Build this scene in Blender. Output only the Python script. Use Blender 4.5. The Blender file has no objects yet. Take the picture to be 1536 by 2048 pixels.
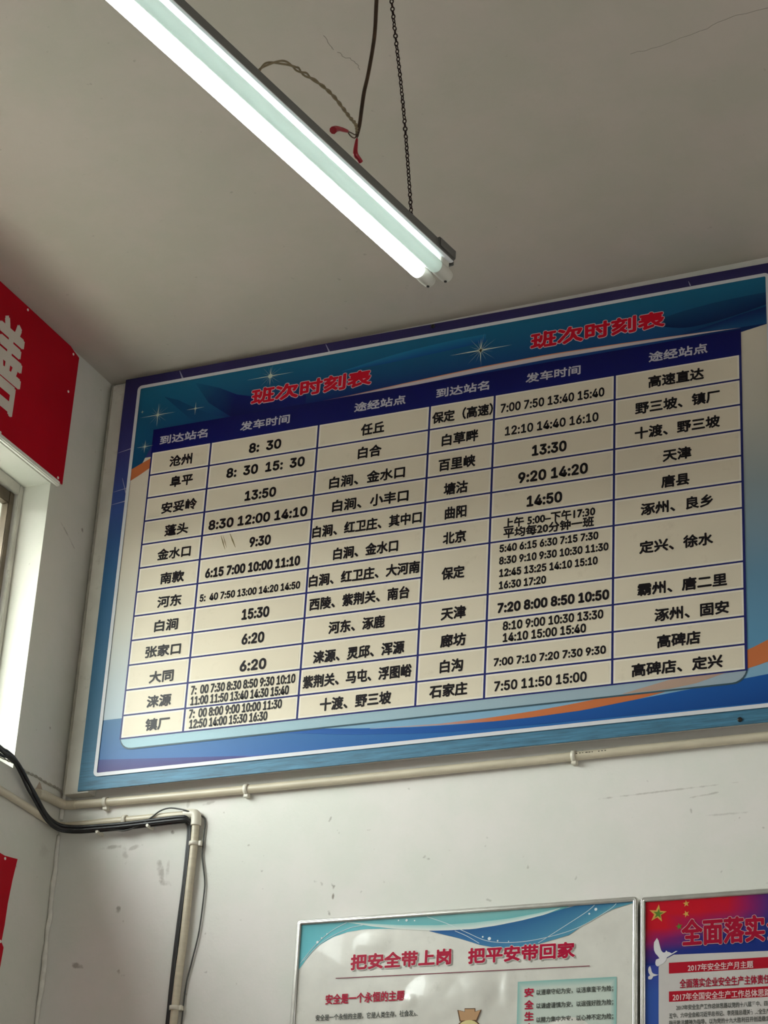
import bpy, bmesh, math, random
from mathutils import Vector, Matrix
from mathutils.geometry import tessellate_polygon

random.seed(7)
SC = bpy.context.scene
COL = SC.collection

# ------------------------------------------------------------------ camera
CAM_LOC = Vector((0.0, -4.5, 1.6))
cd = bpy.data.cameras.new('camera')
cd.sensor_fit = 'VERTICAL'
cd.sensor_height = 36.0
cd.lens = 4466.54 * 36.0 / 2048.0
cd.clip_end = 200
cam = bpy.data.objects.new('camera', cd)
COL.objects.link(cam)
RIGHT = Vector((0.9112446, 0.4084684, 0.0527903))
DOWN = Vector((-0.1349671, 0.4172452, -0.8987159))
FWD = Vector((-0.3891236, 0.8118251, 0.4353423))
M = Matrix((RIGHT, -DOWN, -FWD)).transposed().to_4x4()
M.translation = CAM_LOC
cam.matrix_world = M
SC.camera = cam

# ------------------------------------------------------------------ sky (overcast) and exposure
w = bpy.data.worlds.new('overcast_sky')
SC.world = w
w.use_nodes = True
nt = w.node_tree
bg = nt.nodes['Background']
_tc = nt.nodes.new('ShaderNodeTexCoord')
_sp = nt.nodes.new('ShaderNodeSeparateXYZ')
_rp = nt.nodes.new('ShaderNodeValToRGB')      # by height: dull ground and rooftops, pale horizon, brighter overcast zenith
_mr = nt.nodes.new('ShaderNodeMapRange')
_mr.inputs[1].default_value = -1.0
nt.links.new(_tc.outputs['Generated'], _sp.inputs[0])
nt.links.new(_sp.outputs[2], _mr.inputs[0])
nt.links.new(_mr.outputs[0], _rp.inputs[0])
nt.links.new(_rp.outputs[0], bg.inputs[0])
_e = _rp.color_ramp.elements
_e[0].position = 0.0; _e[0].color = (0.015, 0.014, 0.012, 1)
_e[1].position = 1.0; _e[1].color = (0.98, 1.0, 1.04, 1)
for _p, _c in ((0.47, (0.02, 0.018, 0.015, 1)), (0.495, (0.05, 0.047, 0.04, 1)), (0.52, (0.60, 0.60, 0.59, 1)), (0.75, (0.84, 0.85, 0.87, 1))):
    _x = _e.new(_p); _x.color = _c
bg.inputs[1].default_value = 29.0
SC.view_settings.view_transform = 'Standard'
SC.view_settings.look = 'None'
SC.view_settings.exposure = 0.0
SC.view_settings.gamma = 1.0
SC.view_settings.use_curve_mapping = False
SC.cycles.use_denoising = True
SC.cycles.max_bounces = 10
SC.cycles.diffuse_bounces = 6


def portal(name, loc, rot, sx, sy):
    l = bpy.data.lights.new(name, 'AREA')
    l.shape = 'RECTANGLE'
    l.size = sx
    l.size_y = sy
    l.cycles.is_portal = True
    o = bpy.data.objects.new(name, l)
    o.location = loc
    o.rotation_euler = rot
    COL.objects.link(o)
    return o


# room: X -3.025 .. 6.5, Y -5.8 .. 0.04, Z 0 .. 4.56
TH = 0.37      # thickness of the side wall
XL, XR, YB, YF = -3.025, 6.5, 0.04, -5.8
# openings: (x0, x1, z0, z1) in the front wall, (y0, y1, z0, z1) in the left wall
FRONT_OPEN = (2.0, 5.4, 0.0, 2.6)  # unseen opening, placed and sized for the front fill light it lets in
LEFT_OPEN = (-2.40, -0.192, 3.36, 4.137)
portal('unseen_opening_portal', ((FRONT_OPEN[0] + FRONT_OPEN[1]) / 2, YF - 0.2, (FRONT_OPEN[2] + FRONT_OPEN[3]) / 2),
       (math.radians(90), 0, 0), FRONT_OPEN[1] - FRONT_OPEN[0], FRONT_OPEN[3] - FRONT_OPEN[2])
portal('window_portal', (XL - TH - 0.01, (LEFT_OPEN[0] + LEFT_OPEN[1]) / 2, (LEFT_OPEN[2] + LEFT_OPEN[3]) / 2),
       (0, math.radians(-90), 0), LEFT_OPEN[3] - LEFT_OPEN[2], LEFT_OPEN[1] - LEFT_OPEN[0])


# ------------------------------------------------------------------ helpers
def props(o, label=None, cat=None, group=None, kind=None):
    if label: o['label'] = label
    if cat: o['category'] = cat
    if group: o['group'] = group
    if kind: o['kind'] = kind
    return o


def link(name, me, parent=None, mat=None):
    o = bpy.data.objects.new(name, me)
    COL.objects.link(o)
    if parent is not None:
        o.parent = parent
    if mat is not None and me is not None and not me.materials:
        me.materials.append(mat)
    return o


def empty(name, loc, label=None, cat=None, group=None, kind=None, rz=0.0):
    o = bpy.data.objects.new(name, None)
    o.empty_display_size = 0.05
    o.location = loc
    o.rotation_euler = (0, 0, rz)
    COL.objects.link(o)
    return props(o, label, cat, group, kind)


class MB:
    """collects shapes in world (or lamp-local) coordinates, links them as one mesh"""
    def __init__(s, org=(0, 0, 0)):
        s.bm = bmesh.new()
        s.o = Vector(org)

    def box(s, x0, x1, y0, y1, z0, z1, bev=0.0):
        r = bmesh.ops.create_cube(s.bm, size=1.0)
        vs = r['verts']
        for v in vs:
            v.co = Vector(((x0 + x1) / 2 + v.co.x * (x1 - x0), (y0 + y1) / 2 + v.co.y * (y1 - y0),
                           (z0 + z1) / 2 + v.co.z * (z1 - z0))) - s.o
        if bev > 0:
            es = list({e for v in vs for e in v.link_edges})
            bmesh.ops.bevel(s.bm, geom=es, offset=bev, segments=2, affect='EDGES', clamp_overlap=True)
        return s

    def tube(s, pts, rad, n=10, smooth=True, sub=6, cap=True):
        P = [Vector(p) for p in pts]
        if smooth and len(P) > 2:
            P = catmull(P, sub)
        rads = rad if isinstance(rad, (list, tuple)) else None
        rings = []
        t0 = (P[1] - P[0]).normalized()
        up = Vector((0, 0, 1)) if abs(t0.z) < 0.9 else Vector((1, 0, 0))
        nrm = (up - t0 * up.dot(t0)).normalized()
        for i, p in enumerate(P):
            a = P[max(i - 1, 0)]
            b = P[min(i + 1, len(P) - 1)]
            t = (b - a).normalized()
            nrm = (nrm - t * nrm.dot(t)).normalized()
            bn = t.cross(nrm)
            if rads:
                f = i / (len(P) - 1) * (len(rads) - 1)
                k = min(int(f), len(rads) - 2)
                r = rads[k] + (rads[k + 1] - rads[k]) * (f - k)
            else:
                r = rad
            rings.append([s.bm.verts.new(p - s.o + (nrm * math.cos(q) + bn * math.sin(q)) * r)
                          for q in [2 * math.pi * j / n for j in range(n)]])
        for A, B in zip(rings[:-1], rings[1:]):
            for j in range(n):
                f = s.bm.faces.new((A[j], A[(j + 1) % n], B[(j + 1) % n], B[j]))
                f.smooth = True
        if cap:
            s.bm.faces.new(rings[0][::-1])
            s.bm.faces.new(rings[-1])
        return s

    def lathe(s, c, axis, prof, n=20):
        """prof: list of (t along axis, radius)"""
        axis = Vector(axis).normalized()
        up = Vector((0, 0, 1)) if abs(axis.z) < 0.9 else Vector((1, 0, 0))
        u = (up - axis * up.dot(axis)).normalized()
        v = axis.cross(u)
        c = Vector(c)
        rings = []
        for t, r in prof:
            rings.append([s.bm.verts.new(c - s.o + axis * t + (u * math.cos(q) + v * math.sin(q)) * r)
                          for q in [2 * math.pi * j / n for j in range(n)]])
        for A, B in zip(rings[:-1], rings[1:]):
            for j in range(n):
                f = s.bm.faces.new((A[j], A[(j + 1) % n], B[(j + 1) % n], B[j]))
                f.smooth = True
        s.bm.faces.new(rings[0][::-1])
        s.bm.faces.new(rings[-1])
        return s

    def flat(s, loops, y, thick=0.0):
        """loops of (x, z) in the plane Y=y, facing -Y"""
        for L in loops:
            vs = [s.bm.verts.new(Vector((p[0], y, p[1])) - s.o) for p in L]
            for t in tessellate_polygon([[Vector((p[0], p[1], 0)) for p in L]]):
                try:
                    s.bm.faces.new([vs[k] for k in t])
                except ValueError:
                    pass
        return s

    def build(s, name, mat, parent=None, recalc=True):
        if recalc:
            bmesh.ops.recalc_face_normals(s.bm, faces=s.bm.faces)
        me = bpy.data.meshes.new(name)
        s.bm.to_mesh(me)
        s.bm.free()
        me.materials.append(mat)
        o = bpy.data.objects.new(name, me)
        COL.objects.link(o)
        if parent is not None:
            o.parent = parent
        elif s.o.length > 0:
            o.location = s.o
        return o


def catmull(P, sub=6):
    P = [Vector(p) for p in P]
    out = []
    n = len(P)
    for i in range(n - 1):
        p0 = P[max(i - 1, 0)]; p1 = P[i]; p2 = P[i + 1]; p3 = P[min(i + 2, n - 1)]
        for k in range(sub):
            t = k / sub
            out.append(0.5 * ((2 * p1) + (p2 - p0) * t + (2 * p0 - 5 * p1 + 4 * p2 - p3) * t * t +
                              (3 * p1 - p0 - 3 * p2 + p3) * t ** 3))
    out.append(P[-1])
    return out


def cat2(L, sub=5):
    return [(p.x, p.y) for p in catmull([Vector((a, b, 0)) for a, b in L], sub)]


def srgb(r, g, b):
    f = lambda c: (c / 12.92 if c <= 0.04045 else ((c + 0.055) / 1.055) ** 2.4)
    return (f(r / 255), f(g / 255), f(b / 255), 1.0)


class NT:
    def __init__(s, name):
        s.m = bpy.data.materials.new(name)
        s.m.use_nodes = True
        s.t = s.m.node_tree
        s.b = s.t.nodes['Principled BSDF']

    def n(s, typ, **kw):
        x = s.t.nodes.new(typ)
        for k, v in kw.items():
            if k == 'ins':
                for a, b in v.items():
                    x.inputs[a].default_value = b
            else:
                setattr(x, k, v)
        return x

    def l(s, a, b):
        s.t.links.new(a, b)


def mat(name, col, rough=0.6, metal=0.0, spec=0.5, var=0.0, scale=8.0, bump=0.0, bscale=60.0, emit=None, coat=0.0,
        stretch=(1, 1, 1), dirt=0.0, dcol=(0.08, 0.06, 0.04, 1)):
    k = NT(name)
    b = k.b
    if len(col) == 3: col = (*col, 1)
    b.inputs['Base Color'].default_value = col
    b.inputs['Roughness'].default_value = rough
    b.inputs['Metallic'].default_value = metal
    b.inputs['Specular IOR Level'].default_value = spec
    b.inputs['Coat Weight'].default_value = coat
    if emit:
        b.inputs['Emission Color'].default_value = (*emit[:3], 1)
        b.inputs['Emission Strength'].default_value = emit[3]
    if var or bump or dirt:
        tc = k.n('ShaderNodeTexCoord')
        mp = k.n('ShaderNodeMapping')
        mp.inputs['Scale'].default_value = stretch
        k.l(tc.outputs['Object'], mp.inputs[0])
        cur = None
        if var:
            nz = k.n('ShaderNodeTexNoise', ins={'Scale': scale, 'Detail': 4.0})
            k.l(mp.outputs[0], nz.inputs['Vector'])
            rp = k.n('ShaderNodeValToRGB')
            rp.color_ramp.elements[0].position = 0.3
            rp.color_ramp.elements[1].position = 0.7
            rp.color_ramp.elements[0].color = [max(0, c * (1 - var)) for c in col[:3]] + [1]
            rp.color_ramp.elements[1].color = [min(1, c * (1 + var)) for c in col[:3]] + [1]
            k.l(nz.outputs[0], rp.inputs[0])
            cur = rp.outputs[0]
        if dirt:
            nd = k.n('ShaderNodeTexNoise', ins={'Scale': 28.0, 'Detail': 5.0, 'Roughness': 0.7})
            k.l(mp.outputs[0], nd.inputs['Vector'])
            r2 = k.n('ShaderNodeValToRGB')
            r2.color_ramp.elements[0].position = 0.60
            r2.color_ramp.elements[0].color = (0, 0, 0, 1)
            r2.color_ramp.elements[1].position = 0.78
            r2.color_ramp.elements[1].color = (dirt, dirt, dirt, 1)
            k.l(nd.outputs[0], r2.inputs[0])
            mx = k.n('ShaderNodeMix', data_type='RGBA')
            k.l(r2.outputs[0], mx.inputs[0])
            if cur: k.l(cur, mx.inputs[6])
            else: mx.inputs[6].default_value = col
            mx.inputs[7].default_value = dcol
            cur = mx.outputs[2]
        if cur: k.l(cur, b.inputs['Base Color'])
        if bump:
            nb = k.n('ShaderNodeTexNoise', ins={'Scale': bscale, 'Detail': 3.0})
            k.l(tc.outputs['Object'], nb.inputs['Vector'])
            bp = k.n('ShaderNodeBump', ins={'Strength': bump, 'Distance': 0.002})
            k.l(nb.outputs[0], bp.inputs['Height'])
            k.l(bp.outputs[0], b.inputs['Normal'])
    return k.m


def wall_mat(name, col, marks=(), plane='xz', tint=(0.62, 0.58, 0.54, 1), speck=0.5):
    """painted plaster: blotchy chalky colour, fine specks, a few hand-placed scuffs (u, v, ru, rv, angle, strength)"""
    k = NT(name)
    b = k.b
    b.inputs['Roughness'].default_value = 0.75
    b.inputs['Specular IOR Level'].default_value = 0.145
    ge = k.n('ShaderNodeNewGeometry')
    pos = ge.outputs['Position']
    nz = k.n('ShaderNodeTexNoise', ins={'Scale': 4.5, 'Detail': 5.0, 'Roughness': 0.65})
    k.l(pos, nz.inputs['Vector'])
    r1 = k.n('ShaderNodeValToRGB')
    r1.color_ramp.elements[0].position = 0.38
    r1.color_ramp.elements[1].position = 0.62
    r1.color_ramp.elements[0].color = (col[0] * 0.955, col[1] * 0.97, col[2] * 0.93, 1)
    r1.color_ramp.elements[1].color = (col[0] * 1.03, col[1] * 1.0, col[2] * 0.99, 1)
    k.l(nz.outputs[0], r1.inputs[0])
    cur = r1.outputs[0]
    # fine dark specks
    n2 = k.n('ShaderNodeTexNoise', ins={'Scale': 42.0, 'Detail': 2.0})
    k.l(pos, n2.inputs['Vector'])
    r2 = k.n('ShaderNodeValToRGB')
    r2.color_ramp.elements[0].position = 0.735
    r2.color_ramp.elements[0].color = (0, 0, 0, 1)
    r2.color_ramp.elements[1].position = 0.80
    r2.color_ramp.elements[1].color = (speck, speck, speck, 1)
    k.l(n2.outputs[0], r2.inputs[0])
    mx = k.n('ShaderNodeMix', data_type='RGBA')
    k.l(r2.outputs[0], mx.inputs[0]); k.l(cur, mx.inputs[6])
    mx.inputs[7].default_value = (0.17, 0.15, 0.12, 1)
    cur = mx.outputs[2]
    if marks:
        n3 = k.n('ShaderNodeTexNoise', ins={'Scale': 55.0, 'Detail': 3.0})
        k.l(pos, n3.inputs['Vector'])
        sep = k.n('ShaderNodeSeparateXYZ')
        k.l(pos, sep.inputs[0])
        U = sep.outputs[0] if plane[0] == 'x' else sep.outputs[1]
        V = sep.outputs[2] if plane[1] == 'z' else sep.outputs[1]
        for (u, v, ru, rv, an, st) in marks:
            ca, sa = math.cos(an), math.sin(an)
            def ma(op, a, bb, c=None):
                x = k.n('ShaderNodeMath', operation=op)
                for i, q in enumerate((a, bb) if c is None else (a, bb, c)):
                    if isinstance(q, (int, float)): x.inputs[i].default_value = q
                    else: k.l(q, x.inputs[i])
                return x.outputs[0]
            du = ma('SUBTRACT', U, u); dv = ma('SUBTRACT', V, v)
            a1 = ma('ADD', ma('MULTIPLY', du, ca / ru), ma('MULTIPLY', dv, sa / ru))
            a2 = ma('ADD', ma('MULTIPLY', du, -sa / rv), ma('MULTIPLY', dv, ca / rv))
            d = ma('ADD', ma('MULTIPLY', a1, a1), ma('MULTIPLY', a2, a2))
            d = ma('ADD', d, ma('MULTIPLY', ma('SUBTRACT', n3.outputs[0], 0.5), 4.0))
            mr = k.n('ShaderNodeMapRange', ins={1: 1.0, 2: 0.0, 3: 0.0, 4: st})
            k.l(d, mr.inputs[0])
            m2 = k.n('ShaderNodeMix', data_type='RGBA')
            k.l(mr.outputs[0], m2.inputs[0]); k.l(cur, m2.inputs[6])
            m2.inputs[7].default_value = (0.20, 0.17, 0.14, 1)
            cur = m2.outputs[2]
    k.l(cur, b.inputs['Base Color'])
    nb = k.n('ShaderNodeTexNoise', ins={'Scale': 30.0, 'Detail': 6.0, 'Roughness': 0.6})
    k.l(pos, nb.inputs['Vector'])
    bp = k.n('ShaderNodeBump', ins={'Strength': 0.35, 'Distance': 0.003})
    k.l(nb.outputs[0], bp.inputs['Height'])
    k.l(bp.outputs[0], b.inputs['Normal'])
    return k.m


PRINT_CACHE = {}


def pmat(name, col, rough=0.30):
    """flat printed ink"""
    key = (name, tuple(col))
    if key not in PRINT_CACHE:
        k = NT(name)
        k.b.inputs['Base Color'].default_value = col if len(col) == 4 else (*col, 1)
        k.b.inputs['Roughness'].default_value = rough
        k.b.inputs['Specular IOR Level'].default_value = 0.14
        PRINT_CACHE[key] = k.m
    return PRINT_CACHE[key]


_vc = None


def vcmat():
    """printed artwork whose ink colour is stored per corner (printed colour blends)"""
    global _vc
    if _vc is None:
        k = NT('printed_blend')
        a = k.n('ShaderNodeVertexColor', layer_name='ink')
        k.l(a.outputs[0], k.b.inputs['Base Color'])
        k.b.inputs['Roughness'].default_value = 0.30
        k.b.inputs['Specular IOR Level'].default_value = 0.14
        _vc = k.m
    return _vc


def strip(name, top, bot, ctop, cbot, y, parent, org):
    """band between two polylines with the same point count; colours single or per point (linear rgb)"""
    n = len(top)
    me = bpy.data.meshes.new(name)
    vs = [Vector((p[0], y, p[1])) - Vector(org) for p in top] + [Vector((p[0], y, p[1])) - Vector(org) for p in bot]
    fs = [(i, n + i, n + i + 1, i + 1) for i in range(n - 1)]
    me.from_pydata(vs, [], fs)
    ca = me.color_attributes.new('ink', 'FLOAT_COLOR', 'POINT')
    for i in range(n):
        a = ctop[i] if isinstance(ctop, list) else ctop
        b = cbot[i] if isinstance(cbot, list) else cbot
        ca.data[i].color = (*a[:3], 1)
        ca.data[n + i].color = (*b[:3], 1)
    me.materials.append(vcmat())
    return link(name, me, parent)


def resample(L, n):
    """polyline as n points evenly spread in x"""
    L = sorted(L)
    x0, x1 = L[0][0], L[-1][0]
    out = []
    for i in range(n):
        x = x0 + (x1 - x0) * i / (n - 1)
        for a, b in zip(L[:-1], L[1:]):
            if a[0] - 1e-9 <= x <= b[0] + 1e-9:
                t = 0 if b[0] == a[0] else (x - a[0]) / (b[0] - a[0])
                out.append((x, a[1] + (b[1] - a[1]) * t))
                break
        else:
            out.append((x, L[-1][1]))
    return out


def lerp(a, b, t):
    return tuple(a[i] + (b[i] - a[i]) * t for i in range(3))


# ------------------------------------------------------------------ lettering
def load_font():
    """Blender's own bundled sans for the plain digits; None keeps the built-in font"""
    import os
    try:
        return bpy.data.fonts.load(os.path.join(bpy.utils.system_resource('DATAFILES', path='fonts'), 'Inter.woff2'))
    except Exception:
        return None


DIGIT_FONT = load_font()
TEXT_CACHE = {}


def glyph_mesh(s):
    if s not in TEXT_CACHE:
        c = bpy.data.curves.new('lettering_source', 'FONT')
        if DIGIT_FONT and all(ord(q) < 128 for q in s): c.font = DIGIT_FONT
        c.body = s
        c.size = 1.0
        c.resolution_u = 2
        o = bpy.data.objects.new('lettering_source', c)
        COL.objects.link(o)
        dg = bpy.context.evaluated_depsgraph_get()
        me = bpy.data.meshes.new_from_object(o.evaluated_get(dg))
        vs = [v.co.copy() for v in me.vertices]
        fs = [tuple(p.vertices) for p in me.polygons]
        bpy.data.objects.remove(o)
        bpy.data.curves.remove(c)
        bpy.data.meshes.remove(me)
        TEXT_CACHE[s] = (vs, fs)
    return TEXT_CACHE[s]


def text(name, s, x0, x1, zc, h, m, y, parent, org, wt=0.0, ref=0.0, n=6, axis='x', split=False):
    """lettering s fitted to x0..x1 and height h around zc on the plane Y=y; wt thickens the strokes by wt metres
    (ref: thickness already counted in the fitted size); split gives every character its own part"""
    s = s.replace('：', ':  ')
    vs, fs = glyph_mesh(s)
    ax = min(v.x for v in vs); bx = max(v.x for v in vs)
    az = min(v.y for v in vs); bz = max(v.y for v in vs)
    sx = (x1 - x0 - 2 * ref) / (bx - ax)
    sz = (h - 2 * ref) / (bz - az)
    org = Vector(org)
    base = [(x0 + ref + (v.x - ax) * sx, zc + (v.y - (az + bz) / 2) * sz) for v in vs]
    shifts = [(0, 0)] if wt <= 0 else [(wt * math.cos(2 * math.pi * (k + .5) / n), wt * math.sin(2 * math.pi * (k + .5) / n)) for k in range(n)]
    if wt > .0022: shifts.append((0, 0))
    groups = {0: fs}
    if split == 'words':
        gap = .20 if all(ord(q) < 128 for q in s) else .33
        iv = sorted((min(vs[i].x for i in f), max(vs[i].x for i in f), n_) for n_, f in enumerate(fs))
        groups, g, right = {}, 0, iv[0][1]
        for a_, b_, n_ in iv:
            if a_ > right + gap: g += 1
            right = max(right, b_)
            groups.setdefault(g, []).append(fs[n_])
    elif split:
        groups = {}
        w_ = (bx - ax) / len(s)
        for f in fs:
            cx = sum(vs[i].x for i in f) / len(f)
            groups.setdefault(min(len(s) - 1, max(0, int((cx - ax) / w_))), []).append(f)
    o = None
    for g in sorted(groups):
        used = sorted({i for f in groups[g] for i in f})
        mp_ = {i: j for j, i in enumerate(used)}
        out, faces = [], []
        for k, (dx, dz) in enumerate(shifts):
            o_ = len(out)
            for i in used:
                a, b = base[i][0] + dx, base[i][1] + dz
                yy = y - k * 1.5e-5
                out.append((Vector((a, yy, b)) if axis == 'x' else Vector((y + k * 1.5e-5, a, b))) - org)
            faces += [tuple(o_ + mp_[i] for i in f) for f in groups[g]]
        me = bpy.data.meshes.new(name)
        me.from_pydata(out, [], faces)
        me.materials.append(m)
        o = link(name, me, parent)
    return o

# lettering tables: kind, words, x0, x1, z centre, height (metres)
BOARD_TEXT = [
    ('hd', '到达站名', -2.8274, -2.6831, 4.3236, 0.027),
    ('hd', '发车时间', -2.5863, -2.4412, 4.3243, 0.027),
    ('hd', '途经站点', -2.257, -2.113, 4.3236, 0.027),
    ('hd', '到达站名', -2.0294, -1.8856, 4.3243, 0.027),
    ('hd', '发车时间', -1.7885, -1.6445, 4.324, 0.027),
    ('hd', '途经站点', -1.4703, -1.3226, 4.3249, 0.028),
    ('ti', '班次时刻表', -2.561, -2.2133, 4.4071, 0.04),
    ('ti', '班次时刻表', -1.7782, -1.429, 4.4273, 0.04),
    ('de', '沧州', -2.7908, -2.7221, 4.2545, 0.031),
    ('de', '阜平', -2.7826, -2.7137, 4.1927, 0.031),
    ('de', '安妥岭', -2.8004, -2.6945, 4.1185, 0.031),
    ('de', '蓬头', -2.7832, -2.7128, 4.0509, 0.031),
    ('de', '金水口', -2.7974, -2.6985, 3.9836, 0.031),
    ('de', '南款', -2.7812, -2.7104, 3.9142, 0.031),
    ('de', '河东', -2.7826, -2.7111, 3.848, 0.031),
    ('de', '白涧', -2.7838, -2.7142, 3.7818, 0.031),
    ('de', '张家口', -2.8023, -2.6989, 3.7124, 0.031),
    ('de', '大同', -2.7831, -2.7124, 3.6414, 0.031),
    ('de', '涞源', -2.7825, -2.712, 3.5758, 0.031),
    ('de', '镇厂', -2.7798, -2.7103, 3.514, 0.031),
    ('tm', '8：30', -2.5546, -2.4602, 4.2548, 0.026),
    ('tm', '8：30  15：30', -2.6148, -2.3879, 4.1917, 0.026),
    ('tm', '13:50', -2.5547, -2.4637, 4.1166, 0.026),
    ('tm', '8:30 12:00 14:10', -2.6533, -2.3697, 4.0474, 0.026),
    ('tm', '9:30', -2.5292, -2.4675, 3.9817, 0.026),
    ('tm', '6:15 7:00 10:00 11:10', -2.6496, -2.3795, 3.9112, 0.025),
    ('tm', '5：40 7:50 13:00 14:20 14:50', -2.6586, -2.3743, 3.8435, 0.019),
    ('tm', '15:30', -2.5331, -2.4552, 3.7821, 0.027),
    ('tm', '6:20', -2.527, -2.4633, 3.7144, 0.027),
    ('tm', '6:20', -2.5258, -2.4518, 3.6423, 0.027),
    ('tm', '7：00 7:30 8:30 8:50 9:30 10:10', -2.6584, -2.3681, 3.5932, 0.022),
    ('tm', '11:00 11:50 13:40 14:30 15:40', -2.6567, -2.3835, 3.5648, 0.022),
    ('tm', '7：00 8:00 9:00 10:00 11:30', -2.6574, -2.3997, 3.5307, 0.022),
    ('tm', '12:50 14:00 15:30 16:30', -2.6539, -2.4371, 3.5033, 0.022),
    ('ro', '任丘', -2.2342, -2.1681, 4.2543, 0.032),
    ('ro', '白合', -2.2384, -2.1722, 4.189, 0.032),
    ('ro', '白涧、金水口', -2.3138, -2.1037, 4.1164, 0.032),
    ('ro', '白涧、小丰口', -2.3006, -2.0907, 4.049, 0.032),
    ('ro', '白涧、红卫庄、其中口', -2.3515, -2.0521, 3.9834, 0.032),
    ('ro', '白涧、金水口', -2.2886, -2.1115, 3.9147, 0.032),
    ('ro', '白涧、红卫庄、大河南', -2.3511, -2.0504, 3.8489, 0.032),
    ('ro', '西陵、紫荆关、南台', -2.3452, -2.0746, 3.7848, 0.032),
    ('ro', '河东、涿鹿', -2.2878, -2.1358, 3.7153, 0.032),
    ('ro', '涞源、灵邱、浑源', -2.3238, -2.0802, 3.6414, 0.032),
    ('ro', '紫荆关、马屯、浮图峪', -2.3473, -2.0582, 3.5789, 0.032),
    ('ro', '十渡、野三坡', -2.2966, -2.1081, 3.5155, 0.032),
    ('de', '保定（高速）', -2.0371, -1.8728, 4.2545, 0.032),
    ('de', '白草畔', -2.0082, -1.9096, 4.1872, 0.032),
    ('de', '百里峡', -2.0138, -1.9146, 4.1177, 0.032),
    ('de', '塘沽', -1.9967, -1.932, 4.0494, 0.032),
    ('de', '曲阳', -1.9908, -1.9329, 3.9823, 0.032),
    ('de', '北京', -1.993, -1.9313, 3.9149, 0.032),
    ('de', '保定', -1.9922, -1.9315, 3.82, 0.032),
    ('de', '天津', -1.989, -1.924, 3.7139, 0.032),
    ('de', '廊坊', -1.9875, -1.9212, 3.6432, 0.032),
    ('de', '白沟', -1.9859, -1.9258, 3.5781, 0.032),
    ('de', '石家庄', -2.0097, -1.9125, 3.5168, 0.032),
    ('tm', '7:00 7:50 13:40 15:40', -1.8529, -1.5821, 4.2507, 0.023),
    ('tm', '12:10 14:40 16:10', -1.8394, -1.5964, 4.1846, 0.023),
    ('tm', '13:30', -1.767, -1.6768, 4.1186, 0.027),
    ('tm', '9:20 14:20', -1.8008, -1.6217, 4.0494, 0.027),
    ('tm', '14:50', -1.777, -1.6858, 3.9825, 0.027),
    ('tm', '上午 5:00–下午17:30', -1.8349, -1.6014, 3.9318, 0.027),
    ('tm', '平均每20分钟一班', -1.8346, -1.6043, 3.9052, 0.027),
    ('tm', '5:40 6:15 6:30 7:15 7:30', -1.8434, -1.5931, 3.8664, 0.019),
    ('tm', '8:30 9:10 9:30 10:30 11:30', -1.8434, -1.5677, 3.8342, 0.019),
    ('tm', '12:45 13:25 14:10 15:10', -1.8423, -1.594, 3.8017, 0.019),
    ('tm', '16:30 17:20', -1.8419, -1.7222, 3.7697, 0.019),
    ('tm', '7:20 8:00 8:50 10:50', -1.8439, -1.5649, 3.7109, 0.024),
    ('tm', '8:10 9:00 10:30 13:30', -1.8286, -1.5787, 3.6632, 0.021),
    ('tm', '14:10 15:00 15:40', -1.8276, -1.6206, 3.6332, 0.021),
    ('tm', '7:00 7:10 7:20 7:30 9:30', -1.8487, -1.5715, 3.5733, 0.019),
    ('tm', '7:50 11:50 15:00', -1.8455, -1.6173, 3.5125, 0.023),
    ('ro', '高速直达', -1.4715, -1.3323, 4.2566, 0.031),
    ('ro', '野三坡、镇厂', -1.5042, -1.2939, 4.1892, 0.031),
    ('ro', '十渡、野三坡', -1.505, -1.2947, 4.1216, 0.031),
    ('ro', '天津', -1.4354, -1.3644, 4.0503, 0.031),
    ('ro', '唐县', -1.4392, -1.3698, 3.982, 0.031),
    ('ro', '涿州、良乡', -1.4897, -1.3138, 3.9171, 0.031),
    ('ro', '定兴、徐水', -1.4926, -1.3149, 3.8189, 0.031),
    ('ro', '霸州、唐二里', -1.497, -1.2834, 3.7119, 0.031),
    ('ro', '涿州、固安', -1.4561, -1.2797, 3.643, 0.031),
    ('ro', '高碑店', -1.45, -1.3469, 3.5771, 0.031),
    ('ro', '高碑店、定兴', -1.5102, -1.2966, 3.5135, 0.031),
]
P1_TEXT = [
    ('ti', '把安全带上岗', -2.184, -1.9361, 2.8866, 0.0367),
    ('ti', '把平安带回家', -1.8956, -1.6443, 2.8844, 0.0358),
    ('re', '安全是一个永恒的主题', -2.242, -2.0458, 2.8045, 0.0239),
    ('bo', '安全是一个永恒的主题，它是人类生存，社会发展', -2.2636, -2.0102, 2.7634, 0.0147),
    ('re', '安', -1.7596, -1.7375, 2.7956, 0.0198),
    ('re', '全', -1.7589, -1.7368, 2.7687, 0.0197),
    ('re', '生', -1.7582, -1.7362, 2.7436, 0.0196),
    ('re', '产', -1.7575, -1.7355, 2.7186, 0.0195),
    ('bo', '以遵章守纪为安，以违章蛮干为险；', -1.7316, -1.5553, 2.7943, 0.0136),
    ('bo', '以谦虚谨慎为安，以逞强好胜为险；', -1.7309, -1.555, 2.7646, 0.0136),
    ('bo', '以精力集中为安，以心神不定为险；', -1.7302, -1.5548, 2.7341, 0.0135),
]
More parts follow.
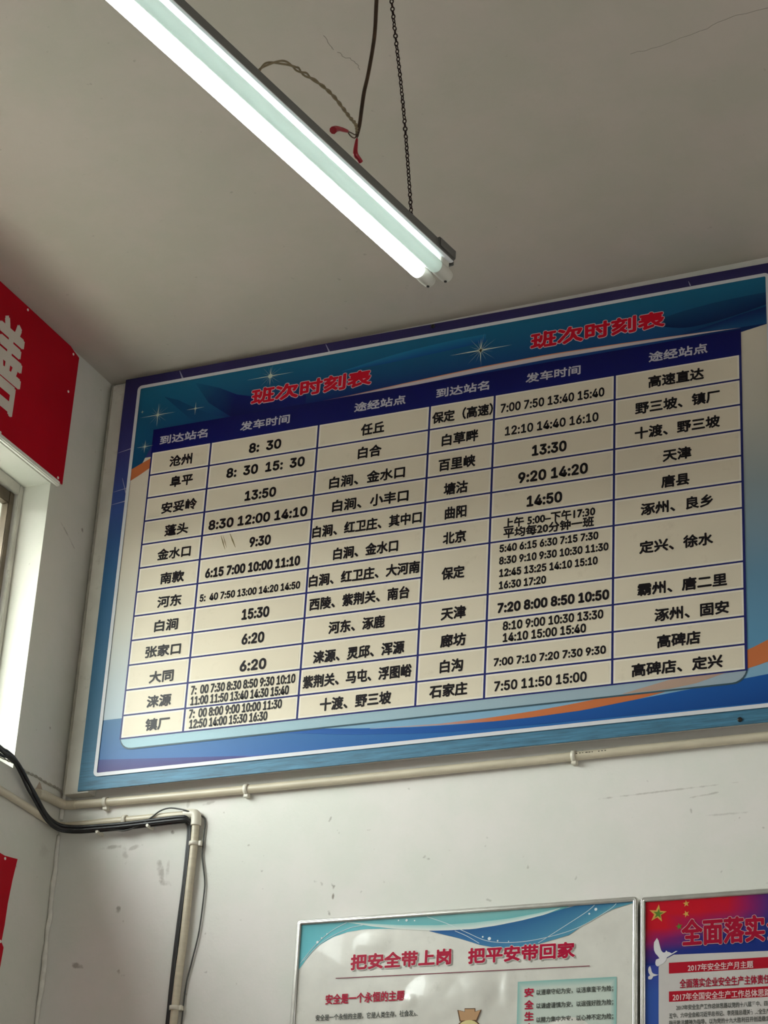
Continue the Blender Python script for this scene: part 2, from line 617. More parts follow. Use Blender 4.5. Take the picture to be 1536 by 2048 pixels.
P2_TEXT = [
    ('ti', '全面落实', -1.4027, -1.2201, 2.9057, 0.0585),
    ('wh', '2017年安全生产月主题', -1.3893, -1.2466, 2.8292, 0.016),
    ('re', '全面落实企业安全生产主体责任', -1.4075, -1.2111, 2.7963, 0.0202),
    ('wh', '2017年全国安全生产工作总体思路', -1.4229, -1.2101, 2.7681, 0.0164),
    ('bo', '2017年安全生产工作总体思路以党的十八届三中、四中', -1.4152, -1.2092, 2.7455, 0.0116),
    ('bo', '五中、六中全会和习近平总书记、李克强总理关于安全生产的', -1.4311, -1.2045, 2.7292, 0.0115),
    ('bo', '指示批示精神为指导，以为党的十九大胜利召开创造稳定的', -1.4312, -1.2049, 2.7136, 0.0115),
]

# ------------------------------------------------------------------ room shell
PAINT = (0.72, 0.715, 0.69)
m_wall = wall_mat('wall_paint', PAINT, marks=[
    (-2.721, 3.150, .010, .028, .3, .45), (-2.704, 3.117, .024, .008, -.3, .5), (-2.863, 3.218, .030, .006, .05, .45),
    (-2.826, 3.202, .008, .030, .2, .30), (-2.800, 3.213, .022, .006, .2, .35), (-2.697, 3.242, .006, .006, 0, .8),
    (-2.827, 3.057, .007, .012, 0, .7), (-2.924, 2.925, .020, .007, -.3, .6), (-2.807, 2.903, .006, .010, .4, .6),
    (-2.249, 3.051, .003, .008, 0, .8), (-2.249, 3.072, .003, .005, 0, .6), (-2.66, 3.31, .006, .010, 0, .3),
    (-1.45, 3.235, .16, .0025, .03, .35), (-1.353, 3.218, .03, .003, .1, .4), (-2.70, 3.155, .006, .03, 0, .25),
    (-1.30, 3.17, .05, .003, 0, .25), (-2.60, 3.31, .02, .004, .2, .35)])
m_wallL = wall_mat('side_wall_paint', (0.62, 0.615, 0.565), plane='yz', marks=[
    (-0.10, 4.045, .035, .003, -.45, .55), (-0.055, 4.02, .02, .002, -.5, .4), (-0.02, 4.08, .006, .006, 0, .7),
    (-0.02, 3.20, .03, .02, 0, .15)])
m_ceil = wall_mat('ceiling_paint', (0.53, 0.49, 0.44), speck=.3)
m_floor = mat('terrazzo', (0.25, 0.235, 0.22), .45, var=.2, scale=40)

mb = MB()
mb.box(XL - TH, XR + .2, YB, YB + .2, 0, 4.7)
props(mb.build('wall_back', m_wall), kind='structure')
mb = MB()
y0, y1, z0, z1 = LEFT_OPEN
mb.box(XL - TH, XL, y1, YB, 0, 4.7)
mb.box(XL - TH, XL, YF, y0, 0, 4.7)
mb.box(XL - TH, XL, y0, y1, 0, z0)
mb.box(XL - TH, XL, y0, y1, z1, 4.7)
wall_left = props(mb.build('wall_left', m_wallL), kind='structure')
mb = MB()
mb.box(XR, XR + .2, YF, YB, 0, 4.7)
props(mb.build('wall_right', m_wall), kind='structure')
mb = MB()
a, b, c, d = FRONT_OPEN
mb.box(XL - TH, a, YF - .2, YF, 0, 4.7)
mb.box(b, XR + .2, YF - .2, YF, 0, 4.7)
mb.box(a, b, YF - .2, YF, d, 4.7)
props(mb.build('wall_front', m_wall), kind='structure')
mb = MB()
mb.box(XL - TH, XR + .2, YF - .2, YB + .2, -.1, 0)
props(mb.build('floor', m_floor), kind='structure')
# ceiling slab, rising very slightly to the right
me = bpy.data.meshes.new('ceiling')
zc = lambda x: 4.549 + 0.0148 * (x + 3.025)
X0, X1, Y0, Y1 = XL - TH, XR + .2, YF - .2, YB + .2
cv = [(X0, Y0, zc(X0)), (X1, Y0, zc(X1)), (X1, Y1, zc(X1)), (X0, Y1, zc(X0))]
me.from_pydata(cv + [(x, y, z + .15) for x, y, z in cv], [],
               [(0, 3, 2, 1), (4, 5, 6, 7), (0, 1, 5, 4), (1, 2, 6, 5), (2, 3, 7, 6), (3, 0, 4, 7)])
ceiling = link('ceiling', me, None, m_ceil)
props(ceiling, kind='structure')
# pavement outside
mb = MB()
mb.box(-30, 30, YF - 30, YF - .2, -.12, -.02)
mb.box(-30, XL - TH, YF - .2, 12, -.12, -.02)
props(mb.build('pavement', mat('asphalt', (.045, .044, .042), .8)), kind='structure')

# hairline plaster cracks in the ceiling
m_crack = mat('crack_dark', (0.30, 0.27, 0.23), .9)
def crack(pts, wd=.0007, jag=.004):
    P = []
    for (ax_, ay_), (bx_, by_) in zip(pts[:-1], pts[1:]):
        for k in range(4):
            t = k / 4
            P.append((ax_ + (bx_ - ax_) * t + random.uniform(-jag, jag) * .6, ay_ + (by_ - ay_) * t + random.uniform(-jag, jag)))
    P.append(pts[-1])
    mb = MB()
    mb.tube([(x, y, zc(x) - .0001) for x, y in P], wd, n=4, smooth=False)
    o = mb.build('crack', m_crack)
    o.parent = ceiling
crack([(-1.825, -1.122), (-1.825, -1.094), (-1.826, -1.074)])
crack([(-1.823, -1.067), (-1.817, -1.045), (-1.805, -1.032), (-1.80, -1.01), (-1.803, -.99)])
crack([(-1.243, -.829), (-1.174, -.834), (-1.082, -.851), (-1.022, -.872), (-.93, -.873)], .0006)

# caulked corner seam
m_caulk = mat('corner_filler', (.66, .64, .58), .7, var=.12, scale=40, bump=.4, bscale=90)
mb = MB()
S_ = [(-3.0185, 4.545), (-3.0185, 4.2), (-3.0195, 3.8), (-3.0185, 3.43), (-3.019, 3.30)]
mb.tube([(x, YB - .006, z) for x, z in S_], .0055, n=8, sub=4)
props(mb.build('trim_1', m_caulk), kind='structure')
mb = MB()
S_ = [(-3.019, 3.26 - .03 * k) for k in range(26)]
mb.tube([(x + random.uniform(-.0022, .0022), YB - .005, z) for x, z in S_],
        [random.uniform(.0042, .0075) for _ in S_], n=8, sub=3)
props(mb.build('trim_2', m_caulk), kind='structure')
# plaster bead over the window opening
mb = MB()
mb.box(XL, XL + .012, y0 - .05, -.165, 4.1385, 4.1535, bev=.003)
props(mb.build('trim_3', mat('bead_paint', (.72, .70, .65), .6, var=.05, scale=30)), kind='structure')

# ------------------------------------------------------------------ window_1 (only its top right corner is in view)
win = empty('window_1', (XL, y1, z0), kind='structure')
WO = (XL, y1, z0)
m_pvc = mat('aged_window_plastic', (.55, .53, .47), .45, var=.18, scale=14, dirt=.6, dcol=(.16, .13, .09, 1))
m_alu = mat('window_sash_metal', (.13, .10, .07), .4, metal=.5, var=.2, scale=20)
m_gasket = mat('window_gasket', (.02, .02, .02), .6)
fx0, fx1 = XL - .145, XL - .080
mb = MB(WO)
mb.box(fx0, fx1, y1 - .018, y1, z0, z1, .002)
mb.box(fx0, fx1, y0, y0 + .018, z0, z1, .002)
mb.box(fx0, fx1, y0 + .018, y1 - .018, z1 - .028, z1, .002)
mb.box(fx0, fx1, y0 + .018, y1 - .018, z0, z0 + .028, .002)
mb.build('window_frame', m_pvc, win)
yi0, yi1, zi0, zi1 = y0 + .018, y1 - .018, z0 + .028, z1 - .028
ym = (yi0 + yi1) / 2
k = NT('window_glass')
for nd in list(k.t.nodes):
    if nd.type != 'OUTPUT_MATERIAL': k.t.nodes.remove(nd)
out = [nd for nd in k.t.nodes if nd.type == 'OUTPUT_MATERIAL'][0]
tr = k.n('ShaderNodeBsdfTransparent'); tr.inputs[0].default_value = (.90, .93, .90, 1)
gl = k.n('ShaderNodeBsdfGlossy'); gl.inputs['Roughness'].default_value = .05
mx = k.n('ShaderNodeMixShader')
mx.inputs[0].default_value = .06; k.l(tr.outputs[0], mx.inputs[1]); k.l(gl.outputs[0], mx.inputs[2]); k.l(mx.outputs[0], out.inputs[0])
m_glass = k.m
for (ya, yb, xa, xb) in ((ym - .02, yi1, fx1 - .032, fx1 - .010), (yi0, ym + .02, fx0 + .006, fx0 + .028)):
    mb = MB(WO)
    mb.box(xa, xb, yb - .026, yb - .004, zi0, zi1, .002)
    mb.box(xa, xb, ya, ya + .036, zi0, zi1, .002)
    mb.box(xa, xb, ya + .036, yb - .026, zi1 - .036, zi1 - .003, .002)
    mb.box(xa, xb, ya + .036, yb - .026, zi0 + .003, zi0 + .040, .002)
    sash = mb.build('window_sash', m_alu, win)
    mb = MB(WO)
    mb.box((xa + xb) / 2 - .002, (xa + xb) / 2 + .002, ya + .030, yb - .022, zi0 + .034, zi1 - .030)
    g = mb.build('window_pane', m_glass, sash)

# ------------------------------------------------------------------ red banners on the left wall
m_red = mat('red_banner_cloth', (.42, .002, .012), .6, spec=.12, var=.08, scale=6, bump=.25, bscale=18)
m_cream = mat('banner_lettering', (.62, .56, .50), .6)
m_tack = mat('white_tack', (.8, .72, .68), .4)
def banner(label, outline, x, tacks, wav=.0015, ltr=None):
    org = (x, outline[0][0], outline[0][1])
    t = empty('red_banner', org, label, 'banner', 'red banners on the side wall')
    me = bpy.data.meshes.new('cloth')
    tri = tessellate_polygon([[Vector((a, b, 0)) for a, b in outline]])
    n = len(outline)
    vs = [Vector((x, a, b)) for a, b in outline] + [Vector((x - .0025, a, b)) for a, b in outline]
    fs = [tuple(q) for q in tri] + [tuple(n + i for i in q[::-1]) for q in tri] + [(i, (i + 1) % n, n + (i + 1) % n, n + i) for i in range(n)]
    me.from_pydata([v - Vector(org) for v in vs], [], fs)
    bm = bmesh.new(); bm.from_mesh(me); bmesh.ops.recalc_face_normals(bm, faces=bm.faces); bm.to_mesh(me); bm.free()
    link('cloth', me, t, m_red)
    for a, b in tacks:
        mb = MB(org)
        mb.lathe((x - .001, a, b), (1, 0, 0), [(0, .0035), (.002, .0038), (.0032, .002)], 10)
        mb.build('tack', m_tack, t)
    return t, org
t, org = banner('upper red banner over the window under the ceiling, with a large cream character', [
    (-.145, 4.535), (-.147, 4.154), (-.30, 4.1535), (-2.2, 4.153), (-2.2, 4.548), (-.9, 4.548), (-.40, 4.5475), (-.19, 4.546), (-.172, 4.541)],
    XL + .006, [(-.4021, 4.538), (-.1745, 4.530), (-.1755, 4.4159), (-.171, 4.162), (-.4432, 4.158)])
text('banner_lettering', '善', -.520, -.388, 4.347, .262, m_cream, XL + .0068, t, org, wt=.0065, ref=.0065, axis='y')
B2 = [(-.2600, 3.1480), (-.2094, 3.1412), (-.1874, 3.1405), (-.1603, 3.1442), (-.1318, 3.1486), (-.1418, 3.0934), (-.1486, 3.0336),
      (-.1500, 2.9812), (-.1545, 2.939), (-.1426, 2.9284), (-.1468, 2.8722), (-.15, 2.75), (-.15, 2.60), (-1.2, 2.6), (-1.2, 3.15)]
banner('lower red banner below the window, its top corner drooping', B2[::-1], XL + .006, [(-.1844, 3.134), (-.1597, 2.9385)])

# ------------------------------------------------------------------ timetable board
BX0, BX1, BZ0, BZ1 = -2.958, -1.125, 3.3585, 4.5335
BO = Vector(((BX0 + BX1) / 2, .02, BZ0))
board = empty('timetable_board', BO, 'large blue printed bus timetable board with red titles, high on the back wall', 'sign')
m_frame = mat('board_back_frame', (.56, .54, .48), .6, var=.12, scale=10, dirt=.35)
mb = MB(BO)
mb.box(BX0 - .040, BX0 + .03, .0035, YB - .001, BZ0 - .004, BZ1 - .01, .001)
mb.box(BX1 - .03, BX1 + .02, .0035, YB - .001, BZ0 - .004, BZ1 - .01, .001)
mb.box(BX0 + .03, BX1 - .03, .0035, YB - .001, BZ0 + .030, BZ0 + .06, .001)
mb.box(BX0 + .03, BX1 - .03, .0035, .0065, BZ0 - .001, BZ0 + .03, .001)
mb.box(BX0 + .03, BX1 - .03, .0035, YB - .001, BZ1 - .04, BZ1 - .01, .001)
mb.build('back_frame', m_frame, board)

# printed base sheet: border colour runs from navy at the top to streaky blue below
k = NT('board_border_print')
tc = k.n('ShaderNodeTexCoord'); sp = k.n('ShaderNodeSeparateXYZ'); k.l(tc.outputs['Object'], sp.inputs[0])
mr = k.n('ShaderNodeMapRange', ins={1: 0.0, 2: BZ1 - BZ0}); k.l(sp.outputs[2], mr.inputs[0])
rp = k.n('ShaderNodeValToRGB'); k.l(mr.outputs[0], rp.inputs[0])
E_ = rp.color_ramp.elements
E_[0].position = 0.0; E_[0].color = (.04, .135, .215, 1)
E_[1].position = 1.0; E_[1].color = (.022, .016, .085, 1)
for p_, c_ in ((.25, (.018, .105, .20, 1)), (.50, (.016, .095, .225, 1)), (.66, (.030, .07, .26, 1)), (.80, (.030, .035, .18, 1))):
    e = rp.color_ramp.elements.new(p_); e.color = c_
mp = k.n('ShaderNodeMapping'); mp.inputs['Scale'].default_value = (4, 1, 60); k.l(tc.outputs['Object'], mp.inputs[0])
nz = k.n('ShaderNodeTexNoise', ins={'Scale': 2.2, 'Detail': 4.0, 'Roughness': .7}); k.l(mp.outputs[0], nz.inputs['Vector'])
st = k.n('ShaderNodeMapRange', ins={1: .12, 2: .0, 3: 0.0, 4: 1.0}); k.l(mr.outputs[0], st.inputs[0])
r3 = k.n('ShaderNodeMapRange', ins={1: .3, 2: .72, 3: .62, 4: 1.75}); k.l(nz.outputs[0], r3.inputs[0])
mxv = k.n('ShaderNodeMix', data_type='FLOAT'); k.l(st.outputs[0], mxv.inputs[0]); mxv.inputs[2].default_value = 1.0; k.l(r3.outputs[0], mxv.inputs[3])
sc_ = k.n('ShaderNodeVectorMath', operation='SCALE'); k.l(rp.outputs[0], sc_.inputs[0]); k.l(mxv.outputs[0], sc_.inputs['Scale'])
k.l(sc_.outputs[0], k.b.inputs['Base Color'])
k.b.inputs['Roughness'].default_value = .5
k.b.inputs['Specular IOR Level'].default_value = .35
mb = MB(BO)
mb.box(BX0, BX1, 0, .0035, BZ0, BZ1)
mb.build('print_sheet', k.m, board)

Ly = lambda n: -0.00025 * n
IX0, IX1, IZ0, IZ1 = -2.9065, -1.1765, 3.4010, 4.4965   # inside of the white line
TEAL = (.014, .125, .235); TEAL2 = (.008, .07, .17); NAVY = (.005, .008, .075); NAVY2 = (.007, .013, .115); BLUE = (.055, .25, .60)
# left/right margins and all below: background
TX = [-2.8490, -2.670, -2.356, -2.0447, -1.870, -1.5562, -1.2434]
TZ = [4.3607, 4.2902, 4.2237, 4.1562, 4.0888, 4.0212, 3.9537, 3.8861, 3.8185, 3.7508, 3.6830, 3.6150, 3.5470, 3.4850]
def bgp(name, top, bot, ct, cb, layer):
    return strip(name, top, bot, ct, cb, Ly(layer), board, BO)
# lower field (blue)
bgp('printed_field', [(IX0, 3.56), (-2.3, 3.56), (IX1, 3.56)], [(IX0, IZ0), (-2.3, IZ0), (IX1, IZ0)],
    [(.055, .155, .29), (.05, .16, .31), (.08, .22, .34)], [(.025, .11, .31), (.022, .11, .33), (.03, .14, .40)], 1)
# margins beside the table: cream above, fading to grey blue
def margin(x0, x1, stops, layer):
    for (za, ca_), (zb, cb_) in zip(stops[:-1], stops[1:]):
        bgp('printed_margin', [(x0, za), (x1, za)], [(x0, zb), (x1, zb)], ca_, cb_, layer)
CREAM = (.62, .56, .46)
margin(IX0, TX[0] + .004, [(4.28, CREAM), (4.0, CREAM), (3.8, (.55, .54, .48)), (3.65, (.44, .49, .50)), (3.541, (.40, .48, .53))], 2)
margin(TX[6] - .004, IX1, [(4.3640, CREAM), (4.15, (.52, .50, .43)), (3.95, (.28, .34, .36)), (3.72, (.13, .26, .38)), (3.50, (.10, .27, .44))], 2)
# top field: teal at the top, deep blue towards the header
N = 24
tops = [(IX0 + (IX1 - IX0) * i / N, IZ1) for i in range(N + 1)]
mids = [(x, 4.425) for x, _ in tops]
bots = [(x, 4.20 if x < -2.84 else (4.352 if x < TX[6] + .01 else 4.3640)) for x, _ in tops]
def topc(x, lv):
    a = min(1, max(0, (x + 2.82) / .25))
    deep = lerp(TEAL2, NAVY2, a)
    if x > -2.2: deep = lerp(NAVY2, (.010, .05, .20), min(1, (x + 2.2) / .8))
    if x > -1.45: deep = lerp((.010, .05, .20), (.006, .02, .10), min(1, (x + 1.45) / .1))
    return (TEAL, lerp(TEAL, deep, .45), deep)[lv]
bgp('printed_field', tops, mids, [topc(x, 0) for x, _ in tops], [topc(x, 1) for x, _ in tops], 3)
bgp('printed_field', mids, bots, [topc(x, 1) for x, _ in tops], [topc(x, 2) for x, _ in tops], 3)
# dark diagonal folds of the printed ribbon
mb = MB(BO); mb.flat([[(-2.829, 4.458), (-2.7845, 4.440), (-2.73, 4.406), (-2.666, 4.372), (-2.60, 4.353), (-2.70, 4.353), (-2.745, 4.378)]], Ly(4))
mb.build('printed_fold', pmat('ink_deep_blue', (.008, .055, .15)), board)
bgp('printed_fold', [(-2.735, 4.484), (-2.66, 4.4545), (-2.606, 4.425), (-2.52, 4.400), (-2.40, 4.3875)],
    [(-2.735, 4.480), (-2.69, 4.415), (-2.62, 4.362), (-2.52, 4.353), (-2.40, 4.353)],
    [(.012, .10, .21), (.008, .045, .14), NAVY2, NAVY2, NAVY2], [(.012, .10, .21), (.007, .035, .12), NAVY, NAVY, NAVY2], 5)
tp = cat2([(-2.30, 4.440), (-2.15, 4.462), (-2.0, 4.473), (-1.90, 4.474)], 6)
bt = cat2([(-2.30, 4.438), (-2.15, 4.440), (-2.0, 4.446), (-1.90, 4.452)], 6)
bgp('printed_fold', tp, bt, (.016, .16, .32), (.010, .07, .24), 5)
tp = cat2([(-1.46, 4.425), (-1.38, 4.440), (-1.28, 4.449), (IX1, 4.452)], 6)
bt = cat2([(-1.46, 4.415), (-1.38, 4.392), (-1.28, 4.398), (IX1, 4.418)], 6)
bgp('printed_fold', tp, bt, (.009, .055, .14), (.005, .018, .08), 5)
tp = cat2([(-1.40, 4.372), (-1.32, 4.385), (-1.25, 4.400), (IX1, 4.412)], 5)
bt = cat2([(-1.40, 4.370), (-1.32, 4.370), (-1.25, 4.367), (IX1, 4.365)], 5)
bgp('printed_fold', tp, bt, (.006, .02, .10), (.012, .07, .19), 6)
# orange corner stripe on the left
OR = (.50, .15, .055)
bgp('orange_stripe', [(-2.9065, 4.2515), (-2.88, 4.2635), (-2.849, 4.2765)], [(-2.9065, 4.217), (-2.88, 4.230), (-2.849, 4.2475)], OR, OR, 4)
bgp('printed_margin', [(-2.9065, 4.217), (-2.88, 4.230), (-2.849, 4.2475)], [(-2.9065, 4.1), (-2.88, 4.1), (-2.849, 4.1)], CREAM, CREAM, 4)
# swoosh above the header
n = 30
so = resample([(-2.46, 4.3575), (-2.41, 4.3591), (-2.2613, 4.3640), (-2.1155, 4.3720), (-1.9951, 4.3775), (-1.9, 4.3812), (-1.7263, 4.3835), (-1.5444, 4.3790), (-1.4, 4.3735), (-1.3, 4.3690), (-1.2402, 4.3650)], n)
wt = [(x, z - .0032 * math.sin(math.pi * (x + 2.46) / 1.22)) for x, z in so]
wb = [(x, z - .0112 * math.sin(math.pi * max(0, min(1, (x + 2.46) / 1.22))) ** .8) for x, z in wt]
bgp('orange_swoosh', so, wt, [lerp(NAVY2, (.45, .15, .07), min(1, i / 8)) for i in range(n)], [lerp(NAVY2, (.62, .36, .26), min(1, i / 8)) for i in range(n)], 7)
bgp('white_swoosh', wt, wb, [lerp(NAVY2, (.55, .47, .47), min(1, i / 8)) for i in range(n)], [lerp(NAVY2, (.52, .47, .50), min(1, i / 8)) for i in range(n)], 7)

# bottom artwork
LB = (.20, .36, .50)
tp = resample([(-2.60, 3.4795), (-2.4838, 3.474), (-2.3413, 3.4607), (-2.202, 3.4466), (-2.066, 3.4349), (-1.96, 3.4300), (-1.881, 3.4279), (-1.768, 3.4272), (-1.6256, 3.4317), (-1.4905, 3.4442), (-1.4, 3.4520), (-1.3245, 3.4590), (IX1, 3.4720)], 40)
bt = resample([(-2.60, 3.4785), (-2.4833, 3.466), (-2.3403, 3.4480), (-2.201, 3.4311), (-2.0652, 3.4190), (-1.9651, 3.4120), (-1.75, 3.4080), (-1.4904, 3.4060), (IX1, 3.4040)], 40)
DB = (.012, .085, .36)
bgp('printed_wave', tp, bt, (.014, .085, .31), [lerp((.022, .11, .37), (.010, .055, .23), i / 39) for i in range(40)], 3)
tp2 = resample([(-2.40, 3.475), (-2.2, 3.475), (-1.98, 3.475), (-1.5, 3.49), (IX1, 3.545)], 40)
bgp('printed_wave', tp2, resample([(-2.40, 3.466), (-2.3413, 3.4607), (-2.202, 3.4466), (-2.066, 3.4349), (-1.96, 3.4300), (-1.881, 3.4279), (-1.768, 3.4272), (-1.6256, 3.4317), (-1.4905, 3.4442), (-1.4, 3.4520), (-1.3245, 3.4590), (IX1, 3.4720)], 40), LB, LB, 2.5)
ot = resample([(-2.16, 3.4420), (-1.98, 3.4352), (-1.8489, 3.4373), (-1.7524, 3.4415), (-1.6731, 3.4473), (-1.5946, 3.4547), (-1.5, 3.4665), (-1.4149, 3.4827), (-1.3542, 3.4965), (-1.2352, 3.5343), (IX1, 3.5590)], 44)
ob = resample([(-2.16, 3.4410), (-1.98, 3.4318), (-1.8485, 3.4270), (-1.752, 3.4268), (-1.6256, 3.4311), (-1.4905, 3.4442), (-1.3846, 3.4624), (-1.2943, 3.4790), (-1.236, 3.4891), (IX1, 3.5040)], 44)
bgp('orange_wave', ot, ob, [lerp((.35, .40, .46), OR, min(1, i / 14)) for i in range(44)], [lerp((.3, .36, .45), OR, min(1, i / 14)) for i in range(44)], 4)
bgp('purple_wedge', resample([(IX0, 3.4362), (-2.74, 3.4240), (-2.5388, 3.4096), (-2.40, 3.4012)], 8), [(x, 3.4008) for x, _ in resample([(IX0, 0), (-2.40, 0)], 8)],
    [(.03, .045, .19)] * 6 + [(.04, .12, .40)] * 2, (.03, .02, .14), 4)
# glassy table panel with rounded lower corners
def rr(x0, x1, z0, z1, r, top_round=True, n=6):
    L = []
    for cx, cz, a0 in ((x0 + r, z0 + r, 180), (x1 - r, z0 + r, 270), (x1 - r, z1 - r, 0), (x0 + r, z1 - r, 90)):
        if not top_round and a0 in (0, 90):
            L.append((x1, z1) if a0 == 0 else (x0, z1)); continue
        for i in range(n + 1):
            q = math.radians(a0 + 90 * i / n)
            L.append((cx + r * math.cos(q), cz + r * math.sin(q)))
    return L
mb = MB(BO); mb.flat([rr(TX[0] - .001, TX[6] + .003, 3.4545, 3.60, .034, False)], Ly(5))
mb.build('panel_shadow', pmat('ink_panel_edge', (.045, .085, .11)), board)
px0, px1 = TX[0] + .0005, TX[6] + .001
n = 40
xs = [px0 + (px1 - px0) * i / (n - 1) for i in range(n)]
def pz(x):
    r = .034
    e = min(x - px0, px1 - x)
    return 3.4585 + (0 if e >= r else r - math.sqrt(max(0, r * r - (r - e) ** 2)))
xs = sorted(set(xs + [px0 + .034 * (1 - math.cos(math.radians(q))) for q in range(0, 91, 15)] + [px1 - .034 * (1 - math.cos(math.radians(q))) for q in range(0, 91, 15)]))
pc = [lerp((.30, .46, .52), (.30, .37, .43), (x - px0) / (px1 - px0)) for x in xs]
bgp('glassy_panel', [(x, 3.50) for x in xs], [(x, pz(x)) for x in xs], pc, pc, 6)
bgp('panel_orange_tint', resample([(-1.53, 3.4605), (-1.42, 3.482), (-1.36, 3.4845), (-1.29, 3.4845)], 12), resample([(-1.53, 3.4595), (-1.42, 3.4600), (-1.36, 3.4660), (-1.29, 3.4840)], 12), (.42, .29, .23), (.40, .28, .22), 7)

# table: rule panel (navy), header band, cell tints
m_rule = pmat('ink_rule_navy', (.018, .022, .13))
mb = MB(BO)
mb.flat([[(TX[0] - .002, TZ[-1] - .0015), (TX[6] + .003, TZ[-1] - .0015), (TX[6] + .003, TZ[0]), (TX[0] - .002, TZ[0])]], Ly(8))
mb.build('table_rules', m_rule, board).name = 'table_rule'
bgp('header_band', [(TX[0] - .002, TZ[0]), (-2.04, TZ[0]), (TX[6] + .003, TZ[0])], [(TX[0] - .002, TZ[1]), (-2.04, TZ[1]), (TX[6] + .003, TZ[1])],
    (.006, .007, .085), (.007, .010, .115), 9)
m_cell_edge = pmat('ink_cell_edge', (.76, .71, .61))
m_cell = mat('ink_cell_cream', (.67, .60, .475), .34, spec=.14, var=.035, scale=7, dirt=.22, dcol=(.30, .24, .15, 1))
rv, rh = .0028, .0023
e1 = MB(BO); e2 = MB(BO)
def cell(ci, ra, rb):
    xa = TX[ci] + rv; xb = TX[ci + 1] - (rv if ci != 5 else rv)
    zt = TZ[ra] - (rh if ra > 1 else 0); zb = TZ[rb] + rh
    e1.flat([[(xa, zb), (xb, zb), (xb, zt), (xa, zt)]], Ly(9))
    i_ = .0042
    e2.flat([[(xa + i_, zb + i_), (xb - i_, zb + i_), (xb - i_, zt - i_), (xa + i_, zt - i_)]], Ly(10))
for ci in range(3):
    for r in range(1, 13): cell(ci, r, r + 1)
for ci in range(3, 6):
    for r in list(range(1, 7)) + [7] + list(range(9, 13)):
        cell(ci, r, r + 2 if r == 7 else r + 1)
e1.build('table_cell', m_cell_edge, board)
e2.build('cell_tint', m_cell, board)

# rounded white frame line
def ring(name, x0, x1, z0, z1, wd, r, m, layer):
    A = rr(x0, x1, z0, z1, r); B = rr(x0 + wd, x1 - wd, z0 + wd, z1 - wd, max(.001, r - wd))
    me = bpy.data.meshes.new(name)
    n = len(A)
    me.from_pydata([Vector((p[0], Ly(layer), p[1])) - BO for p in A + B], [], [(i, (i + 1) % n, n + (i + 1) % n, n + i) for i in range(n)])
    return link(name, me, board, m)
ring('white_frame_line', -2.9155, -1.1675, 3.3915, 4.5050, .0095, .013, pmat('ink_white_line', (.60, .61, .64)), 11)

m_star = pmat('ink_sparkle', (.60, .66, .55))
m_star2 = pmat('ink_sparkle_dim', (.28, .38, .42))
def star(x, z, rx, rz, thin, diag, core):
    mb = MB(BO)
    for a, L in ((0, rx), (90, rz)):
        c, s_ = math.cos(math.radians(a)), math.sin(math.radians(a))
        for sg in (1, -1):
            mb.flat([[(x - s_ * thin, z + c * thin), (x + sg * c * L, z + sg * s_ * L), (x + s_ * thin, z - c * thin)]], Ly(12))
    mb.flat([[(x + core * math.cos(math.radians(q)), z + core * math.sin(math.radians(q))) for q in range(0, 360, 30)]], Ly(12))
    mb.build('sparkle', m_star, board)
    if diag:
        mb = MB(BO)
        for i, a in enumerate(range(0, 360, 24)):
            L = diag * (1.0 if i % 2 else .7)
            c, s_ = math.cos(math.radians(a + 9)), math.sin(math.radians(a + 9))
            t_ = thin * .45
            mb.flat([[(x - s_ * t_, z + c * t_), (x + c * L, z + s_ * L), (x + s_ * t_, z - c * t_)]], Ly(12) + .0001)
        mb.build('sparkle_ray', m_star2, board)
star(-2.8426, 4.4038, .055, .036, .0011, .036, .0045)
star(-2.7280, 4.4035, .028, .020, .0010, 0, .0035)
star(-2.8723, 4.3129, .026, .020, .0010, .018, .0035)
star(-2.8919, 4.4213, .005, .005, .0010, 0, .0020)
star(-2.5097, 4.4624, .070, .028, .0012, .040, .0065)
star(-1.9122, 4.4284, .085, .034, .0018, .050, .0060)
m_streak = pmat('ink_border_streak', (.34, .34, .48))
for (xa, za), (xb, zb), t_ in [((-2.7905, 4.531), (-2.7785, 4.505), .0026), ((-2.3540, 4.531), (-2.3415, 4.505), .0022), ((-1.3697, 4.522), (-1.3647, 4.5079), .0016),
                         ((-2.9560, 4.3086), (-2.9155, 4.3156), .0014), ((-2.9560, 4.1915), (-2.9155, 4.1973), .0011), ((-2.9565, 4.1540), (-2.9155, 4.1590), .0014),
                         ((-2.9330, 4.2299), (-2.9165, 4.1830), .0014)]:
    mb = MB(BO)
    dx, dz = xb - xa, zb - za
    L = math.hypot(dx, dz); nx, nz_ = -dz / L * t_, dx / L * t_
    mb.flat([[(xa + nx * .3, za + nz_ * .3), (xb + nx, zb + nz_), (xb - nx, zb - nz_), (xa - nx * .3, za - nz_ * .3)]], Ly(2))
    mb.build('border_streak', m_streak, board)

